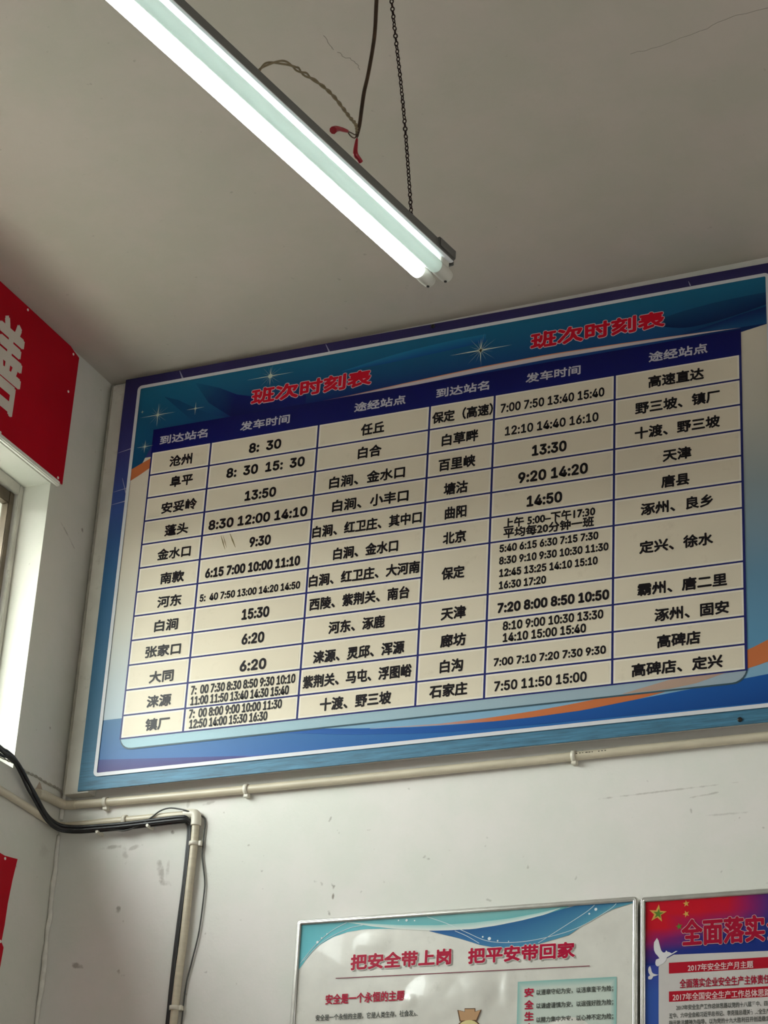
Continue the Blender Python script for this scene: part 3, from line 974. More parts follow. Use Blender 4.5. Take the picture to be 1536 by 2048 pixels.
m_black = pmat('ink_black', (.012, .010, .012))
m_head = pmat('ink_header_grey', (.46, .45, .52))
m_title = pmat('ink_title_red', (.52, .006, .022))
m_halo = pmat('ink_title_outline', (.62, .47, .52))
NAMES = {'hd': 'header_lettering', 'de': 'destination_lettering', 'tm': 'time_lettering', 'ro': 'route_lettering', 'ti': 'title_lettering'}
for kd, s, x0, x1, z, h in BOARD_TEXT:
    if kd == 'ti':
        h *= 1.2
        text('title_outline', s, x0, x1, z, h, m_halo, Ly(12), board, BO, wt=.0042, ref=.0022, n=10, split=True)
        text('title_lettering', s, x0, x1, z, h, m_title, Ly(13.5), board, BO, wt=.0024, ref=.0022, n=8, split=True)
    else:
        m = m_head if kd == 'hd' else m_black
        o_ = {'hd': .0009, 'de': .0013, 'ro': .00135, 'tm': .0018}[kd]
        if kd == 'tm' and h < .0240: o_ = .0012
        mixed = kd == 'tm' and not all(ord(q) < 128 or q == '：' for q in s)
        h *= 1.04 if mixed else (1.12 if kd == 'tm' else (1.0 if kd == 'hd' else 1.07))
        if mixed: o_ = .0011
        text(NAMES[kd], s, x0, x1, z, h, m, Ly(12), board, BO, wt=o_, ref=o_, split='words')
mb = MB(BO)
for (xa, za), (xb, zb), t_ in (((-2.6138, 4.0133), (-2.5982, 3.9715), .0016), ((-2.607, 4.0120), (-2.594, 3.9760), .0010), ((-2.5879, 4.0152), (-2.5681, 3.9729), .0022)):
    mb.flat([[(xa - t_ * .3, za), (xa + t_ * .3, za), ((xa + xb) / 2 + t_, (za + zb) / 2), (xb + t_ * .2, zb), (xb - t_ * .2, zb), ((xa + xb) / 2 - t_, (za + zb) / 2)]], Ly(12.5))
mb.build('scuff', pmat('scuff_brown', (.26, .22, .12)), board)
m_screw = mat('black_screw', (.02, .018, .015), .4, metal=.4)
for x, z in ((-1.2601, 3.3700), (-2.0489, 4.5262)):
    mb = MB(BO); mb.lathe((x, .0005, z), (0, -1, 0), [(0, .006), (.003, .0055), (.0045, .003)], 10)
    mb.build('screw', m_screw, board)

# ------------------------------------------------------------------ conduits, cables on the walls
m_pipe = mat('cream_plastic_conduit', (.56, .50, .38), .38, spec=.5, var=.10, scale=12, stretch=(1, 1, 6), dirt=.35, dcol=(.2, .15, .09, 1))
m_clip = mat('conduit_clip_plastic', (.66, .62, .52), .4)
PR = .0105
def clip(parent, org, x, z, ax='x', r=PR, y=YB - .0115):
    mb = MB(org)
    if ax == 'x':
        mb.lathe((x - .005, y, z), (1, 0, 0), [(0, r + .003), (.010, r + .003)], 14)
        mb.box(x - .006, x + .006, y - .004, YB, z - r - .009, z - r + .002, .001)
    else:
        mb.lathe((x, y, z - .005), (0, 0, 1), [(0, r + .003), (.010, r + .003)], 14)
        mb.box(x + r - .002, x + r + .009, y - .004, YB, z - .006, z + .006, .001)
    mb.build('pipe_clip', m_clip, parent)
yp = YB - .0115
org = (-2.2, yp, 3.332)
t = empty('conduit_pipe', org, 'long cream conduit running just under the blue timetable board', 'conduit', 'cream conduits on the wall')
mb = MB(org)
mb.tube([(-2.995, yp, 3.3345), (-2.889, yp, 3.3328), (-2.6, yp, 3.3305), (-2.2, yp, 3.3305), (-1.8, yp, 3.332), (-1.5, yp, 3.3345), (-1.0, yp, 3.336), (1.5, yp, 3.336)], PR, 16, sub=4)
mb.build('pipe', m_pipe, t)
mb = MB(org)
mb.tube([(-3.0115, -.095, 3.3265), (-3.0115, -.06, 3.3320), (-3.0115, -.01, 3.3345), (-3.0095, .016, 3.3350), (-3.0020, .0265, 3.3348), (-2.985, yp, 3.3345), (-2.975, yp, 3.3343)], PR + .0015, 14)
mb.build('pipe_bend', m_pipe, t)
for x, z in ((-2.8893, 3.3328), (-2.4944, 3.3303), (-1.6559, 3.3335)): clip(t, org, x, z)
mb = MB(org)   # mortar lump where the pipe enters the side wall
vs = [(-.108, 3.318), (-.088, 3.338), (-.080, 3.352), (-.072, 3.366), (-.066, 3.363), (-.052, 3.342), (-.050, 3.330), (-.075, 3.318)]
c0 = mb.bm.verts.new(Vector((XL + .016, -.076, 3.338)) - mb.o)
rg = [mb.bm.verts.new(Vector((XL, a, b)) - mb.o) for a, b in vs]
for i in range(len(rg)): mb.bm.faces.new((rg[i], rg[(i + 1) % len(rg)], c0))
mb.build('mortar_lump', mat('mortar', (.42, .34, .27), .85, var=.15, scale=50, bump=.5, bscale=120), t)

mb = MB(org)      # faint factory marking on the pipe
for i_ in range(9):
    xq = -1.648 + i_ * .0075 + (.008 if i_ > 5 else 0)
    mb.box(xq, xq + random.uniform(.002, .006), yp - PR - .0001, yp - PR + .0012, 3.3352, 3.3368)
mb.build('printed_mark', m_black, t)

org = (-2.626, yp, 3.27)
t = empty('conduit_pipe', org, 'cream conduit that turns down in an elbow below the timetable board', 'conduit', 'cream conduits on the wall')
mb = MB(org)
mb.tube([(-3.014, -.60, 3.2885), (-3.014, -.2475, 3.2845), (-3.014, -.0555, 3.2790), (-3.0125, .005, 3.2790), (-3.003, .0245, 3.2792), (-2.985, yp, 3.2796), (-2.9, yp, 3.2806), (-2.826, yp, 3.2808), (-2.74, yp, 3.2806), (-2.648, yp, 3.2806)], PR * .92, 14)
mb.build('pipe', m_pipe, t)
mb = MB(org)
mb.tube([(-2.660, yp, 3.2806), (-2.641, yp, 3.2806), (-2.630, yp, 3.2775), (-2.6265, yp, 3.266), (-2.6265, yp, 3.250)], PR + .0025, 14)
mb.build('elbow', m_clip, t)
mb = MB(org)
mb.tube([(-2.6265, yp, 3.255), (-2.6262, yp, 3.20), (-2.6285, yp, 3.09), (-2.6305, yp, 2.975), (-2.6345, yp, 2.88), (-2.637, yp, 2.76), (-2.638, yp, 2.55), (-2.638, yp, 2.2)], PR * .92, 14)
mb.build('pipe', m_pipe, t)
clip(t, org, -2.8277, 3.2808); clip(t, org, -2.6258, 3.2045, 'z'); clip(t, org, -2.6368, 2.806, 'z')

m_cable = mat('black_cable_sheath', (.012, .012, .013), .42, spec=.5)
CL = [(-.60, 3.42), (-.40, 3.398), (-.2849, 3.3793), (-.2561, 3.3786), (-.22, 3.3728), (-.1839, 3.3552), (-.1501, 3.3365), (-.1197, 3.3199), (-.0914, 3.3007), (-.0613, 3.2870), (-.0256, 3.2766)]
CB = [(-2.9848, 3.2705), (-2.9479, 3.2672), (-2.8929, 3.2652), (-2.8272, 3.2649), (-2.74, 3.2672), (-2.660, 3.2686), (-2.6480, 3.2640), (-2.6435, 3.2450), (-2.6425, 3.1805), (-2.6440, 3.0964), (-2.6475, 3.011), (-2.6510, 2.897), (-2.6520, 2.7671), (-2.652, 2.5), (-2.652, 2.2)]
CORNER = [(-3.0027, -.075, 3.2919), (-3.0005, -.055, 3.2801), (-2.9957, -.035, 3.2716), (-2.9872, -.015, 3.2666), (-2.9672, .000, 3.2645), (-2.937, .009, 3.2637), (-2.8962, .015, 3.2645)]
def cable(r, dl, db, label, ylift=0.0):
    """dl: (x, z) shift on the side wall, db: (x of the drop, z of the run) on the back wall"""
    P = []
    for i, (a, b) in enumerate(CL[:8]):
        P.append((XL + .021 + dl[0], a, b + dl[1] * (1 + .25 * math.sin(i * 1.3 + dl[1] * 900))))
    for i, (x, y, z) in enumerate(CORNER):
        t_ = (i + 1) / len(CORNER)
        P.append((x + dl[0] * (1 - t_), y - ylift * t_, z + dl[1] * (1 - t_) * 1.1 + db[1] * t_))
    for i, (a, b) in enumerate(CB[3:]):
        if i < 3: P.append((a, YB - .022 - ylift, b + db[1]))
        elif i == 3: P.append((a + db[0], YB - .016 - ylift, b + db[1] * .5))
        else: P.append((a + db[0], YB - .0085 - ylift * .6, b))
    mb = MB((-2.99, 0, 3.27))
    mb.tube(P, r, 10, sub=5)
    props(mb.build('black_cable', m_cable), label, 'cable', 'black cables sagging across the corner')
cable(.0046, (0, .0), (0, .0035), 'topmost of the three thick black cables sagging across the room corner', 0)
cable(.0045, (.006, -.0085), (.004, -.0055), 'middle one of the three thick black cables sagging across the room corner', .005)
cable(.0036, (.001, -.0145), (-.0055, -.0080), 'lowest and thinnest of the three black cables sagging across the room corner', -.004)
# white cable nail clips
for i, (x, z, lb) in enumerate(((-2.8945, 3.258, 'small white cable clip under the conduit, the one nearer the room corner'),
                                (-2.752, 3.262, 'small white cable clip under the conduit, the one nearer the elbow'))):
    mb = MB((x, YB, z))
    mb.box(x - .003, x + .003, YB - .030, YB, z - .010, z - .002, .001)
    mb.lathe((x, YB - .028, z - .006), (0, -1, 0), [(0, .004), (.003, .004)], 8)
    props(mb.build('cable_clip', m_clip), lb, 'clip', 'white cable clips under the conduit')
m_wire = mat('grey_thin_wire', (.055, .055, .05), .5)
yw = YB - .024
W_ = [(-2.8935, 3.2630), (-2.8408, 3.2526), (-2.8112, 3.2505), (-2.7714, 3.2625), (-2.744, 3.2790), (-2.7221, 3.2925), (-2.6962, 3.2971), (-2.6665, 3.2915), (-2.645, 3.2845),
      (-2.6130, 3.2740), (-2.6050, 3.2558), (-2.6055, 3.2241), (-2.6055, 3.1875), (-2.6049, 3.172), (-2.5990, 3.1457), (-2.5925, 3.1150), (-2.5905, 3.0837), (-2.5950, 2.9876), (-2.6072, 2.9164), (-2.6165, 2.8642), (-2.6190, 2.801), (-2.6200, 2.70), (-2.62, 2.2)]
mb = MB((-2.7, yw, 3.29))
mb.tube([(x, yw if 0 < i < 9 else (YB - .0045 if 14 < i < 18 or i > 8 else yw), z) for i, (x, z) in enumerate(W_)], .0020, 8)
props(mb.build('thin_wire', m_wire), 'thin grey wire arching over the conduit elbow and down beside it', 'wire')
m_wire2 = mat('painted_over_wire', (.36, .33, .27), .6)
TW = [(-.50, 3.372), (-.259, 3.3674), (-.2021, 3.3713), (-.1424, 3.3674), (-.1014, 3.3711), (-.0529, 3.3705), (-.0043, 3.3731), (.0177, 3.3718), (.0265, 3.3664), (.0275, 3.3560), (.0275, 3.346)]
P = catmull([Vector((XL + .0045, a, b)) for a, b in TW], 8)
mb = MB((XL, -.1, 3.37))
for ph in (0, math.pi):
    mb.tube([(p.x + .0012 * math.cos(i * .9 + ph), p.y, p.z + .0022 * math.sin(i * .9 + ph)) for i, p in enumerate(P)], .0016, 6, smooth=False)
props(mb.build('twisted_wire', m_wire2), 'twisted thin wire painted over on the side wall above the conduit', 'wire')

# ------------------------------------------------------------------ fluorescent lamp (built along local +Y, then turned)
LO = Vector((-1.3972, -1.5, 3.6664))
ld = Vector((.144, .9896, 0)).normalized()
lz = math.atan2(-ld.x, ld.y)
lamp = empty('fluorescent_lamp', LO, 'hanging double-tube fluorescent light, one tube lit, one off', 'lamp', rz=lz)
m_enam = mat('white_lamp_enamel', (.74, .76, .78), .35, spec=.5, var=.04, scale=20)
m_lit = mat('lit_tube_glass', (.9, .9, .9), .3, emit=(.93, 1.0, .98, 9.0))
k = NT('unlit_tube_glass')       # phosphor-coated tube: light soaks through the wall
k.b.inputs['Base Color'].default_value = (.78, .84, .82, 1); k.b.inputs['Roughness'].default_value = .25
tl = k.n('ShaderNodeBsdfTranslucent'); tl.inputs[0].default_value = (.74, .82, .77, 1)
mx = k.n('ShaderNodeMixShader'); mx.inputs[0].default_value = .36
out = [nd for nd in k.t.nodes if nd.type == 'OUTPUT_MATERIAL'][0]
k.l(k.b.outputs[0], mx.inputs[1]); k.l(tl.outputs[0], mx.inputs[2]); k.l(mx.outputs[0], out.inputs[0])
m_off = k.m
m_cover = mat('grey_lamp_cover', (.11, .11, .10), .5, var=.15, scale=15, stretch=(1, .1, 1))
m_cap = mat('lamp_holder_plastic', (.55, .54, .48), .45)
m_metal = mat('tube_cap_metal', (.6, .6, .58), .35, metal=.8)
LEN = 1.22
S0, S1, HZ0, HZ1 = -.017, .0525, .020, .0445
def extrude(prof, y0_, y1_, nm, m):
    mb = MB()
    A = [mb.bm.verts.new((p[0], y0_, p[1])) for p in prof]
    B = [mb.bm.verts.new((p[0], y1_, p[1])) for p in prof]
    for i in range(len(prof)):
        j = (i + 1) % len(prof)
        mb.bm.faces.new((A[i], A[j], B[j], B[i]))
    mb.bm.faces.new(A[::-1]); mb.bm.faces.new(B)
    return mb.build(nm, m, lamp)
# white reflector face with shallow ridges, and the grey folded cover above it
extrude([(S0, HZ0), (S0 + .004, HZ0 - .001), (.006, HZ0 + .003), (.010, HZ0 + .001), (.026, HZ0 + .001), (.030, HZ0 + .003), (.0390, HZ0 + .0030), (.0400, HZ0 + .0010), (S1 - .004, HZ0 - .001), (S1, HZ0),
         (S1, HZ0 + .0016), (S0, HZ0 + .0016)], -LEN - .03, .026, 'reflector', m_enam)
extrude([(S0 + .001, HZ0 + .0018), (S1 - .001, HZ0 + .0018), (S1 - .001, HZ0 + .010), (S1 - .0022, HZ0 + .0105), (S1 - .0022, HZ1 - .003), (S1 - .005, HZ1), (S0 + .005, HZ1), (S0 + .0022, HZ1 - .003), (S0 + .0022, HZ0 + .0105), (S0 + .001, HZ0 + .010)],
        -LEN - .03, .026, 'housing', m_cover)
for (ya, yb, yk) in ((-.022, .033, 1), (-LEN - .037, -LEN + .018, 0)):
    mb = MB()
    mb.box(S0 - .001, S1 + .0015, ya, yb, HZ0 + .006, HZ1 + .0015, .0025)
    if yk:
        mb.box(S0 + .004, S1 - .004, yb - .004, yb + .002, HZ0 - .002, HZ1 - .002, .001)
    mb.build('end_cap', m_cover, lamp)
for q, mt, sx_ in ((0, m_lit, 0.0), (1, m_off, .0355)):
    mb = MB()
    mb.lathe((sx_, -LEN + .006, 0), (0, 1, 0), [(0, .011), (.003, .0128), (LEN - .012, .0128), (LEN - .008, .0122), (LEN - .0045, .0095)], 24)
    mb.build('tube', mt, lamp)
    for (a, sg) in ((-.004, 1), (-LEN + .004, -1)):
        mb = MB()
        mb.lathe((sx_, a, 0), (0, sg, 0), [(0, .0090), (.004, .0118), (.008, .0122), (.024, .0128), (.028, .0128), (.0305, .0120), (.036, .0122), (.041, .0105), (.0425, .006)], 20)
        yy = sorted((a + sg * .006, a + sg * .030))
        mb.box(sx_ - .009, sx_ + .009, yy[0], yy[1], .004, HZ0 + .004, .0015)
        mb.build('lamp_holder', m_cap, lamp)
        mb = MB()
        mb.lathe((sx_, a + sg * .034, -.0125), (0, 0, -1), [(0, .0028), (.0015, .0025)], 8)
        mb.build('contact_screw', m_screw, lamp)
# hook plate for the chain
mb = MB(); mb.box(.012, .023, -.070, -.045, HZ1 - .001, HZ1 + .003, .001)
mb.tube([(.0175, -.064, HZ1 + .002), (.0175, -.062, HZ1 + .010), (.0175, -.0565, HZ1 + .014), (.0175, -.051, HZ1 + .010), (.0175, -.049, HZ1 + .002)], .0014, 6)
mb.build('chain_hook', m_cap, lamp)

def lw(x, y, z):   # lamp local -> world
    s_ = Vector((ld.y, -ld.x, 0))
    return LO + ld * y + s_ * x + Vector((0, 0, z))

# chain from the hook up to the ceiling
m_chain = mat('dark_steel_chain', (.022, .009, .008), .7, spec=.2)
pts = [lw(.0175, -.0565, .0530), lw(.0175, -.1024, .2604), lw(.0175, -.1635, .4690)]
dirv = (pts[2] - pts[1]).normalized()
top = pts[2] + dirv * ((zc(pts[2].x) - pts[2].z) / dirv.z)
path = catmull(pts + [top], 60)
cum = [0.0]
for a_, b_ in zip(path[:-1], path[1:]): cum.append(cum[-1] + (b_ - a_).length)
def along(sv):
    for i in range(len(cum) - 1):
        if cum[i + 1] >= sv:
            t_ = (sv - cum[i]) / max(1e-9, cum[i + 1] - cum[i])
            return path[i].lerp(path[i + 1], t_), (path[i + 1] - path[i]).normalized()
    return path[-1], (path[-1] - path[-2]).normalized()
mb = MB(pts[0])
PITCH = .0073
cnt = int(cum[-1] / PITCH)
cs, sn = [], []
for k_ in range(cnt):
    c_, t_ = along((k_ + .5) * PITCH)
    view = Vector((.39, -.81, 0)).normalized()
    u = (view - t_ * view.dot(t_)).normalized()
    v = t_.cross(u)
    tw = math.radians(60 * math.sin(k_ * .13) + 20 * math.sin(k_ * .37))
    ang = tw + (math.pi / 2 if k_ % 2 else 0)
    wv = u * math.cos(ang) + v * math.sin(ang)    # link plane spanned by t_ and wv
    nv = t_.cross(wv)
    hl, hw, r_ = .0038, .0031, .00125
    loop = []
    for q in range(10):
        a_ = 2 * math.pi * q / 10
        loop.append(c_ + t_ * (hl * math.cos(a_) * 1.1) + wv * (hw * math.sin(a_)))
    rings = []
    for q in range(10):
        p = loop[q]; tg = (loop[(q + 1) % 10] - loop[q - 1]).normalized()
        o_ = nv; i_ = tg.cross(nv).normalized()
        rings.append([mb.bm.verts.new(p - mb.o + (o_ * math.cos(z_) + i_ * math.sin(z_)) * r_) for z_ in (0, math.pi / 2, math.pi, 3 * math.pi / 2)])
    for q in range(10):
        A_, B_ = rings[q], rings[(q + 1) % 10]
        for j in range(4):
            mb.bm.faces.new((A_[j], A_[(j + 1) % 4], B_[(j + 1) % 4], B_[j])).smooth = True
props(mb.build('hanging_chain', m_chain), 'thin dark chain hanging from the ceiling to the lamp', 'chain')

# flex from the ceiling with its two taped joints and twisted pair into the lamp
m_flex = mat('dark_brown_flex', (.040, .018, .006), .5, var=.5, scale=25)
m_pair = mat('tan_twisted_pair', (.20, .155, .085), .55)
m_tape = mat('red_insulating_tape', (.30, .008, .02), .35)
F_ = [lw(.0175, -.2397, .1290), lw(.0175, -.2344, .1552), lw(.0175, -.2317, .1878), lw(.0175, -.2279, .2265), lw(.0175, -.2197, .2686), lw(.0175, -.2114, .3271), lw(.0175, -.2079, .3724), lw(.0175, -.2096, .4364)]
F_.append(lw(.0175, -.214, .60))
q_ = lw(.0175, -.22, .70)
F_.append(Vector((q_.x, q_.y, zc(q_.x) + .01)))
flex = empty('power_flex', F_[0], 'brown power flex hanging from the ceiling with red taped joints above the lamp', 'cable')
mb = MB(F_[0])
mb.tube(F_, [.0028, .0034, .0035, .0033, .0035, .0037, .0039, .0040], 8)
mb.build('cord', m_flex, flex)
TWP = [(-.530, .0415), (-.5144, .0857), (-.4854, .1168), (-.4463, .1410), (-.4046, .1509), (-.3546, .1608), (-.3176, .1628), (-.2868, .1574), (-.2634, .1521), (-.2465, .1500), (-.2409, .1400), (-.2400, .1320)]
P = catmull([lw(.0175, a, b) for a, b in TWP], 10)
mb = MB(F_[0])
sd = Vector((ld.y, -ld.x, 0))
for ph in (0, math.pi):
    Q = []
    for i, p in enumerate(P):
        amp = .0028 if 10 < i < 45 else .0017
        f_ = .16 if i < 40 else .62
        th = i * .62 + ph if i >= 35 else 35 * .62 + (i - 35) * .22 + ph
        Q.append(p + Vector((0, 0, amp * math.sin(th))) + sd * (amp * math.cos(th)))
    mb.tube(Q, .0018, 6, smooth=False)
mb.build('twisted_pair', m_pair, flex)
for nm, L, rs in (('taped_joint', [(-.2676, .1212), (-.2780, .1172), (-.2900, .1120), (-.3000, .1060), (-.3085, .0975)], [.0026, .0036, .0040, .0055, .0066]),
                  ('taped_joint', [(-.2390, .1240), (-.2402, .1120), (-.2410, .0990), (-.2390, .0915), (-.2310, .0900), (-.2234, .0870)], [.0020, .0032, .0040, .0050, .0042, .0044])):
    mb = MB(F_[0]); mb.tube([lw(.0175, a, b) for a, b in L], rs, 8, sub=4)
    mb.build(nm, m_tape, flex)
for L in ([(-.2397, .1330), (-.2480, .1270), (-.2580, .1240), (-.2680, .1212)], [(-.2400, .1330), (-.2440, .1230), (-.2560, .1190), (-.2680, .1215)], [(-.2397, .1330), (-.2395, .1235)]):
    mb = MB(F_[0]); mb.tube([lw(.0175 + random.uniform(-.001, .001), a, b) for a, b in L], .0011, 6)
    mb.build('wire_end', m_flex, flex)

# ------------------------------------------------------------------ framed posters
m_chrome = mat('polished_frame_metal', (.62, .61, .58), .28, metal=.85, var=.1, scale=30)
YS = .022
def poster(label, x0, x1, z0, z1, ink):
    org = Vector(((x0 + x1) / 2, YB, z0))
    t = empty('framed_poster', org, label, 'poster', 'framed safety posters')
    mb = MB(org)
    mb.box(x0 + .004, x1 - .004, YS + .001, YB - .001, z0 + .004, z1 - .004)
    mb.build('backing', mat('poster_backing', (.3, .28, .25), .8), t)
    # frame: rounded profile swept round a rounded rectangle
    wd, r = .0115, .010
    P = []
    for cx, cz, a0 in ((x0 + r, z0 + r, 180), (x1 - r, z0 + r, 270), (x1 - r, z1 - r, 0), (x0 + r, z1 - r, 90)):
        for i in range(5):
            q = math.radians(a0 + 90 * i / 4); P.append(((cx, cz), (math.cos(q), math.sin(q))))
    prof = [(r, YB - .001), (r, YS - .001), (r - .0015, YS - .0055), (r - .0042, YS - .0075), (r - .0055, YS - .0060), (r - .0070, YS - .0072), (r - .0098, YS - .0060), (r - wd, YS - .0015), (r - wd, YS + .002)]
    mb = MB(org); R_ = []
    for (c, n_) in P:
        R_.append([mb.bm.verts.new(Vector((c[0] + n_[0] * a, y, c[1] + n_[1] * a)) - org) for a, y in prof])
    for i in range(len(R_)):
        A, B = R_[i], R_[(i + 1) % len(R_)]
        for j in range(len(prof) - 1):
            mb.bm.faces.new((A[j], A[j + 1], B[j + 1], B[j])).smooth = True
    mb.build('frame', m_chrome, t)
    # sheet with soft laminate blisters
    nx, nz_ = 120, 90
    me = bpy.data.meshes.new('sheet')
    vs = []
    for j in range(nz_ + 1):
        for i in range(nx + 1):
            x = x0 + .009 + (x1 - x0 - .018) * i / nx; z = z0 + .009 + (z1 - z0 - .018) * j / nz_
            h = 0
            for bx, bz, ra, rb, hh in BLIST:
                q = ((x - bx) / ra) ** 2 + ((z - bz) / rb) ** 2
                if q < 1: h += hh * (1 - q) ** 1.2
            vs.append(Vector((x, YS - min(h, .005), z)) - org)
    fs = []
    for j in range(nz_):
        for i in range(nx):
            a = j * (nx + 1) + i
            fs.append((a, a + 1, a + nx + 2, a + nx + 1))
    me.from_pydata(vs, [], fs)
    me.polygons.foreach_set('use_smooth', [True] * len(fs))
    link('sheet', me, t, ink)
    return t, org
BLIST = [(-1.975, 2.795, .075, .062, .005), (-1.88, 2.80, .06, .05, .0045), (-1.90, 2.745, .10, .07, .004), (-2.035, 2.790, .022, .020, .003), (-1.80, 2.80, .02, .05, .002),
         (-1.66, 2.712, .06, .03, .003), (-2.13, 2.93, .05, .03, .0012)]
m_sheet = mat('poster_paper', (.66, .645, .59), .30, spec=.5, var=.07, scale=18, dirt=.5, dcol=(.42, .42, .36, 1), coat=.3)
P1X0, P1X1, PZ0, PZ1 = -2.327, -1.500, 2.40, 2.9935
p1, o1 = poster('framed white safety poster with teal and blue waves at its top', P1X0, P1X1, PZ0, PZ1, m_sheet)
yq = lambda n: YS - .0004 - .00025 * n
def ps(name, top, bot, ct, cb, n_, par, og):
    return strip(name, top, bot, ct, cb, yq(n_), par, og)
XA, XB, ZT = P1X0 + .0105, P1X1 - .0105, PZ1 - .0105
NN = 40
CY = (.07, .36, .42); CY2 = (.16, .50, .50)
lo = resample([(XA, 2.8764), (-2.300, 2.8985), (-2.285, 2.9170), (-2.2692, 2.9312), (-2.2336, 2.9488), (-2.1976, 2.9583), (-2.1553, 2.9624), (-2.10, 2.9600), (-2.0646, 2.9561), (-1.9752, 2.9471), (-1.8874, 2.9454), (-1.8297, 2.9499), (-1.7726, 2.9572), (-1.7159, 2.9671), (-1.671, 2.9777), (-1.655, ZT)], NN)
tpp = [(x, ZT) for x, _ in lo]
ps('teal_wave', tpp, lo, [lerp(CY, (.22, .48, .48), min(1, i / 25)) for i in range(NN)], [lerp((.14, .52, .60), (.12, .40, .42), min(1, i / 25)) for i in range(NN)], 0, p1, o1)
wu = resample([(-2.2055, 2.9828), (-2.1375, 2.9740), (-2.0646, 2.9660), (-1.9752, 2.9600), (-1.8874, 2.9600), (-1.80, 2.9640), (-1.73, 2.9720), (-1.68, 2.9800)], NN)
wl = resample([(-2.2055, 2.9825), (-2.1375, 2.9680), (-2.0646, 2.9561), (-1.9752, 2.9471), (-1.8874, 2.9454), (-1.8297, 2.9499), (-1.7726, 2.9572), (-1.7159, 2.9671), (-1.68, 2.9790)], NN)
ps('white_wave', wu, wl, (.34, .58, .56), (.72, .74, .70), 1, p1, o1)
bu = resample([(-1.9929, 2.9482), (-1.94, 2.9462), (-1.8874, 2.9454), (-1.8297, 2.9499), (-1.7726, 2.9572), (-1.7159, 2.9671), (-1.671, 2.9777), (-1.640, ZT), (XB, ZT)], NN)
bl = resample([(-1.9929, 2.9475), (-1.9216, 2.9272), (-1.8686, 2.9086), (-1.828, 2.8991), (-1.7709, 2.8973), (-1.7257, 2.9027), (-1.6586, 2.9174), (-1.631, 2.9345), (-1.6034, 2.9488), (-1.5593, 2.9685), (XB, 2.9800)], NN)
ps('blue_wave', bu, bl, [lerp((.012, .08, .26), (.04, .17, .32), i / (NN - 1)) for i in range(NN)], [lerp((.02, .12, .36), (.12, .36, .44), i / (NN - 1)) for i in range(NN)], 2, p1, o1)
lt = resample([(-2.07, 2.930), (-1.98, 2.925), (-1.93, 2.915), (-1.88, 2.898)], 10)
m_wl = pmat('ink_white_curve', (.62, .70, .72))
def curve_line(pts, wd, n_, par, og, m, nm):
    P = cat2(pts, 8); mb = MB(og)
    for (a, b), (c, d) in zip(P[:-1], P[1:]):
        L = math.hypot(c - a, d - b)
        if L < 1e-6: continue
        nx, nz2 = -(d - b) / L * wd, (c - a) / L * wd
        mb.flat([[(a + nx, b + nz2), (c + nx, d + nz2), (c - nx, d - nz2), (a - nx, b - nz2)]], yq(n_))
    mb.build(nm, m, par)
for L in ([(XA + .004, 2.892), (-2.28, 2.930), (-2.24, 2.962), (-2.20, 2.981)], [(XA + .012, 2.898), (-2.26, 2.938), (-2.20, 2.965), (-2.16, 2.972)],
          [(-2.00, 2.981), (-1.95, 2.962), (-1.90, 2.938), (-1.85, 2.916), (-1.79, 2.909), (-1.72, 2.914), (-1.64, 2.932), (-1.57, 2.966), (-1.55, 2.981)],
          [(-1.93, 2.944), (-1.90, 2.930), (-1.87, 2.912)], [(-1.73, 2.904), (-1.68, 2.932), (-1.62, 2.966), (-1.60, 2.981)]):
    curve_line(L, .0006, 3, p1, o1, m_wl, 'thin_curve')
mb = MB(o1)
for x, z, r_ in [(-2.272, 2.939, .0032), (-2.262, 2.948, .002), (-2.249, 2.957, .0015), (-2.05, 2.976, .003), (-2.07, 2.977, .0018), (-2.03, 2.974, .0018), (-1.846, 2.921, .004), (-1.862, 2.926, .0022), (-1.826, 2.915, .002), (-1.80, 2.912, .0013), (-1.597, 2.971, .0035), (-1.612, 2.962, .0022)]:
    mb.flat([[(x + r_ * math.cos(q * .785), z + r_ * math.sin(q * .785)) for q in range(8)]], yq(4))
mb.build('bead', pmat('ink_bead', (.75, .80, .80)), p1)
m_pr = pmat('ink_poster_red', (.42, .006, .040))
m_pk = pmat('ink_poster_black', (.07, .075, .065))
m_sh = pmat('ink_soft_shadow', (.36, .35, .31))
m_wh = pmat('ink_poster_white', (.80, .80, .75))
for kd, s, x0, x1, z, h in P1_TEXT:
    if kd == 'ti':
        text('title_shadow', s, x0 + .0025, x1 + .0025, z - .0025, h, m_sh, yq(3), p1, o1, wt=.0016, ref=.0012)
        text('title_outline', s, x0, x1, z, h, m_wh, yq(4), p1, o1, wt=.0029, ref=.0012)
        text('title_lettering', s, x0, x1, z, h, m_pr, yq(5.4), p1, o1, wt=.0016, ref=.0012, n=8)
    elif kd == 're': text('heading_lettering', s, x0, x1, z, h, m_pr, yq(5), p1, o1, wt=.0007, ref=.0007)
    else: text('body_lettering', s, x0, x1, z, h, m_pk, yq(5), p1, o1, wt=.00028, ref=.0002, n=4)
mb = MB(o1); mb.flat([[(-2.2196, 2.8512), (-1.6093, 2.8454), (-1.6093, 2.8470), (-2.2196, 2.8530)]], yq(5)); mb.build('underline', pmat('ink_rule_maroon', (.20, .02, .05)), p1)
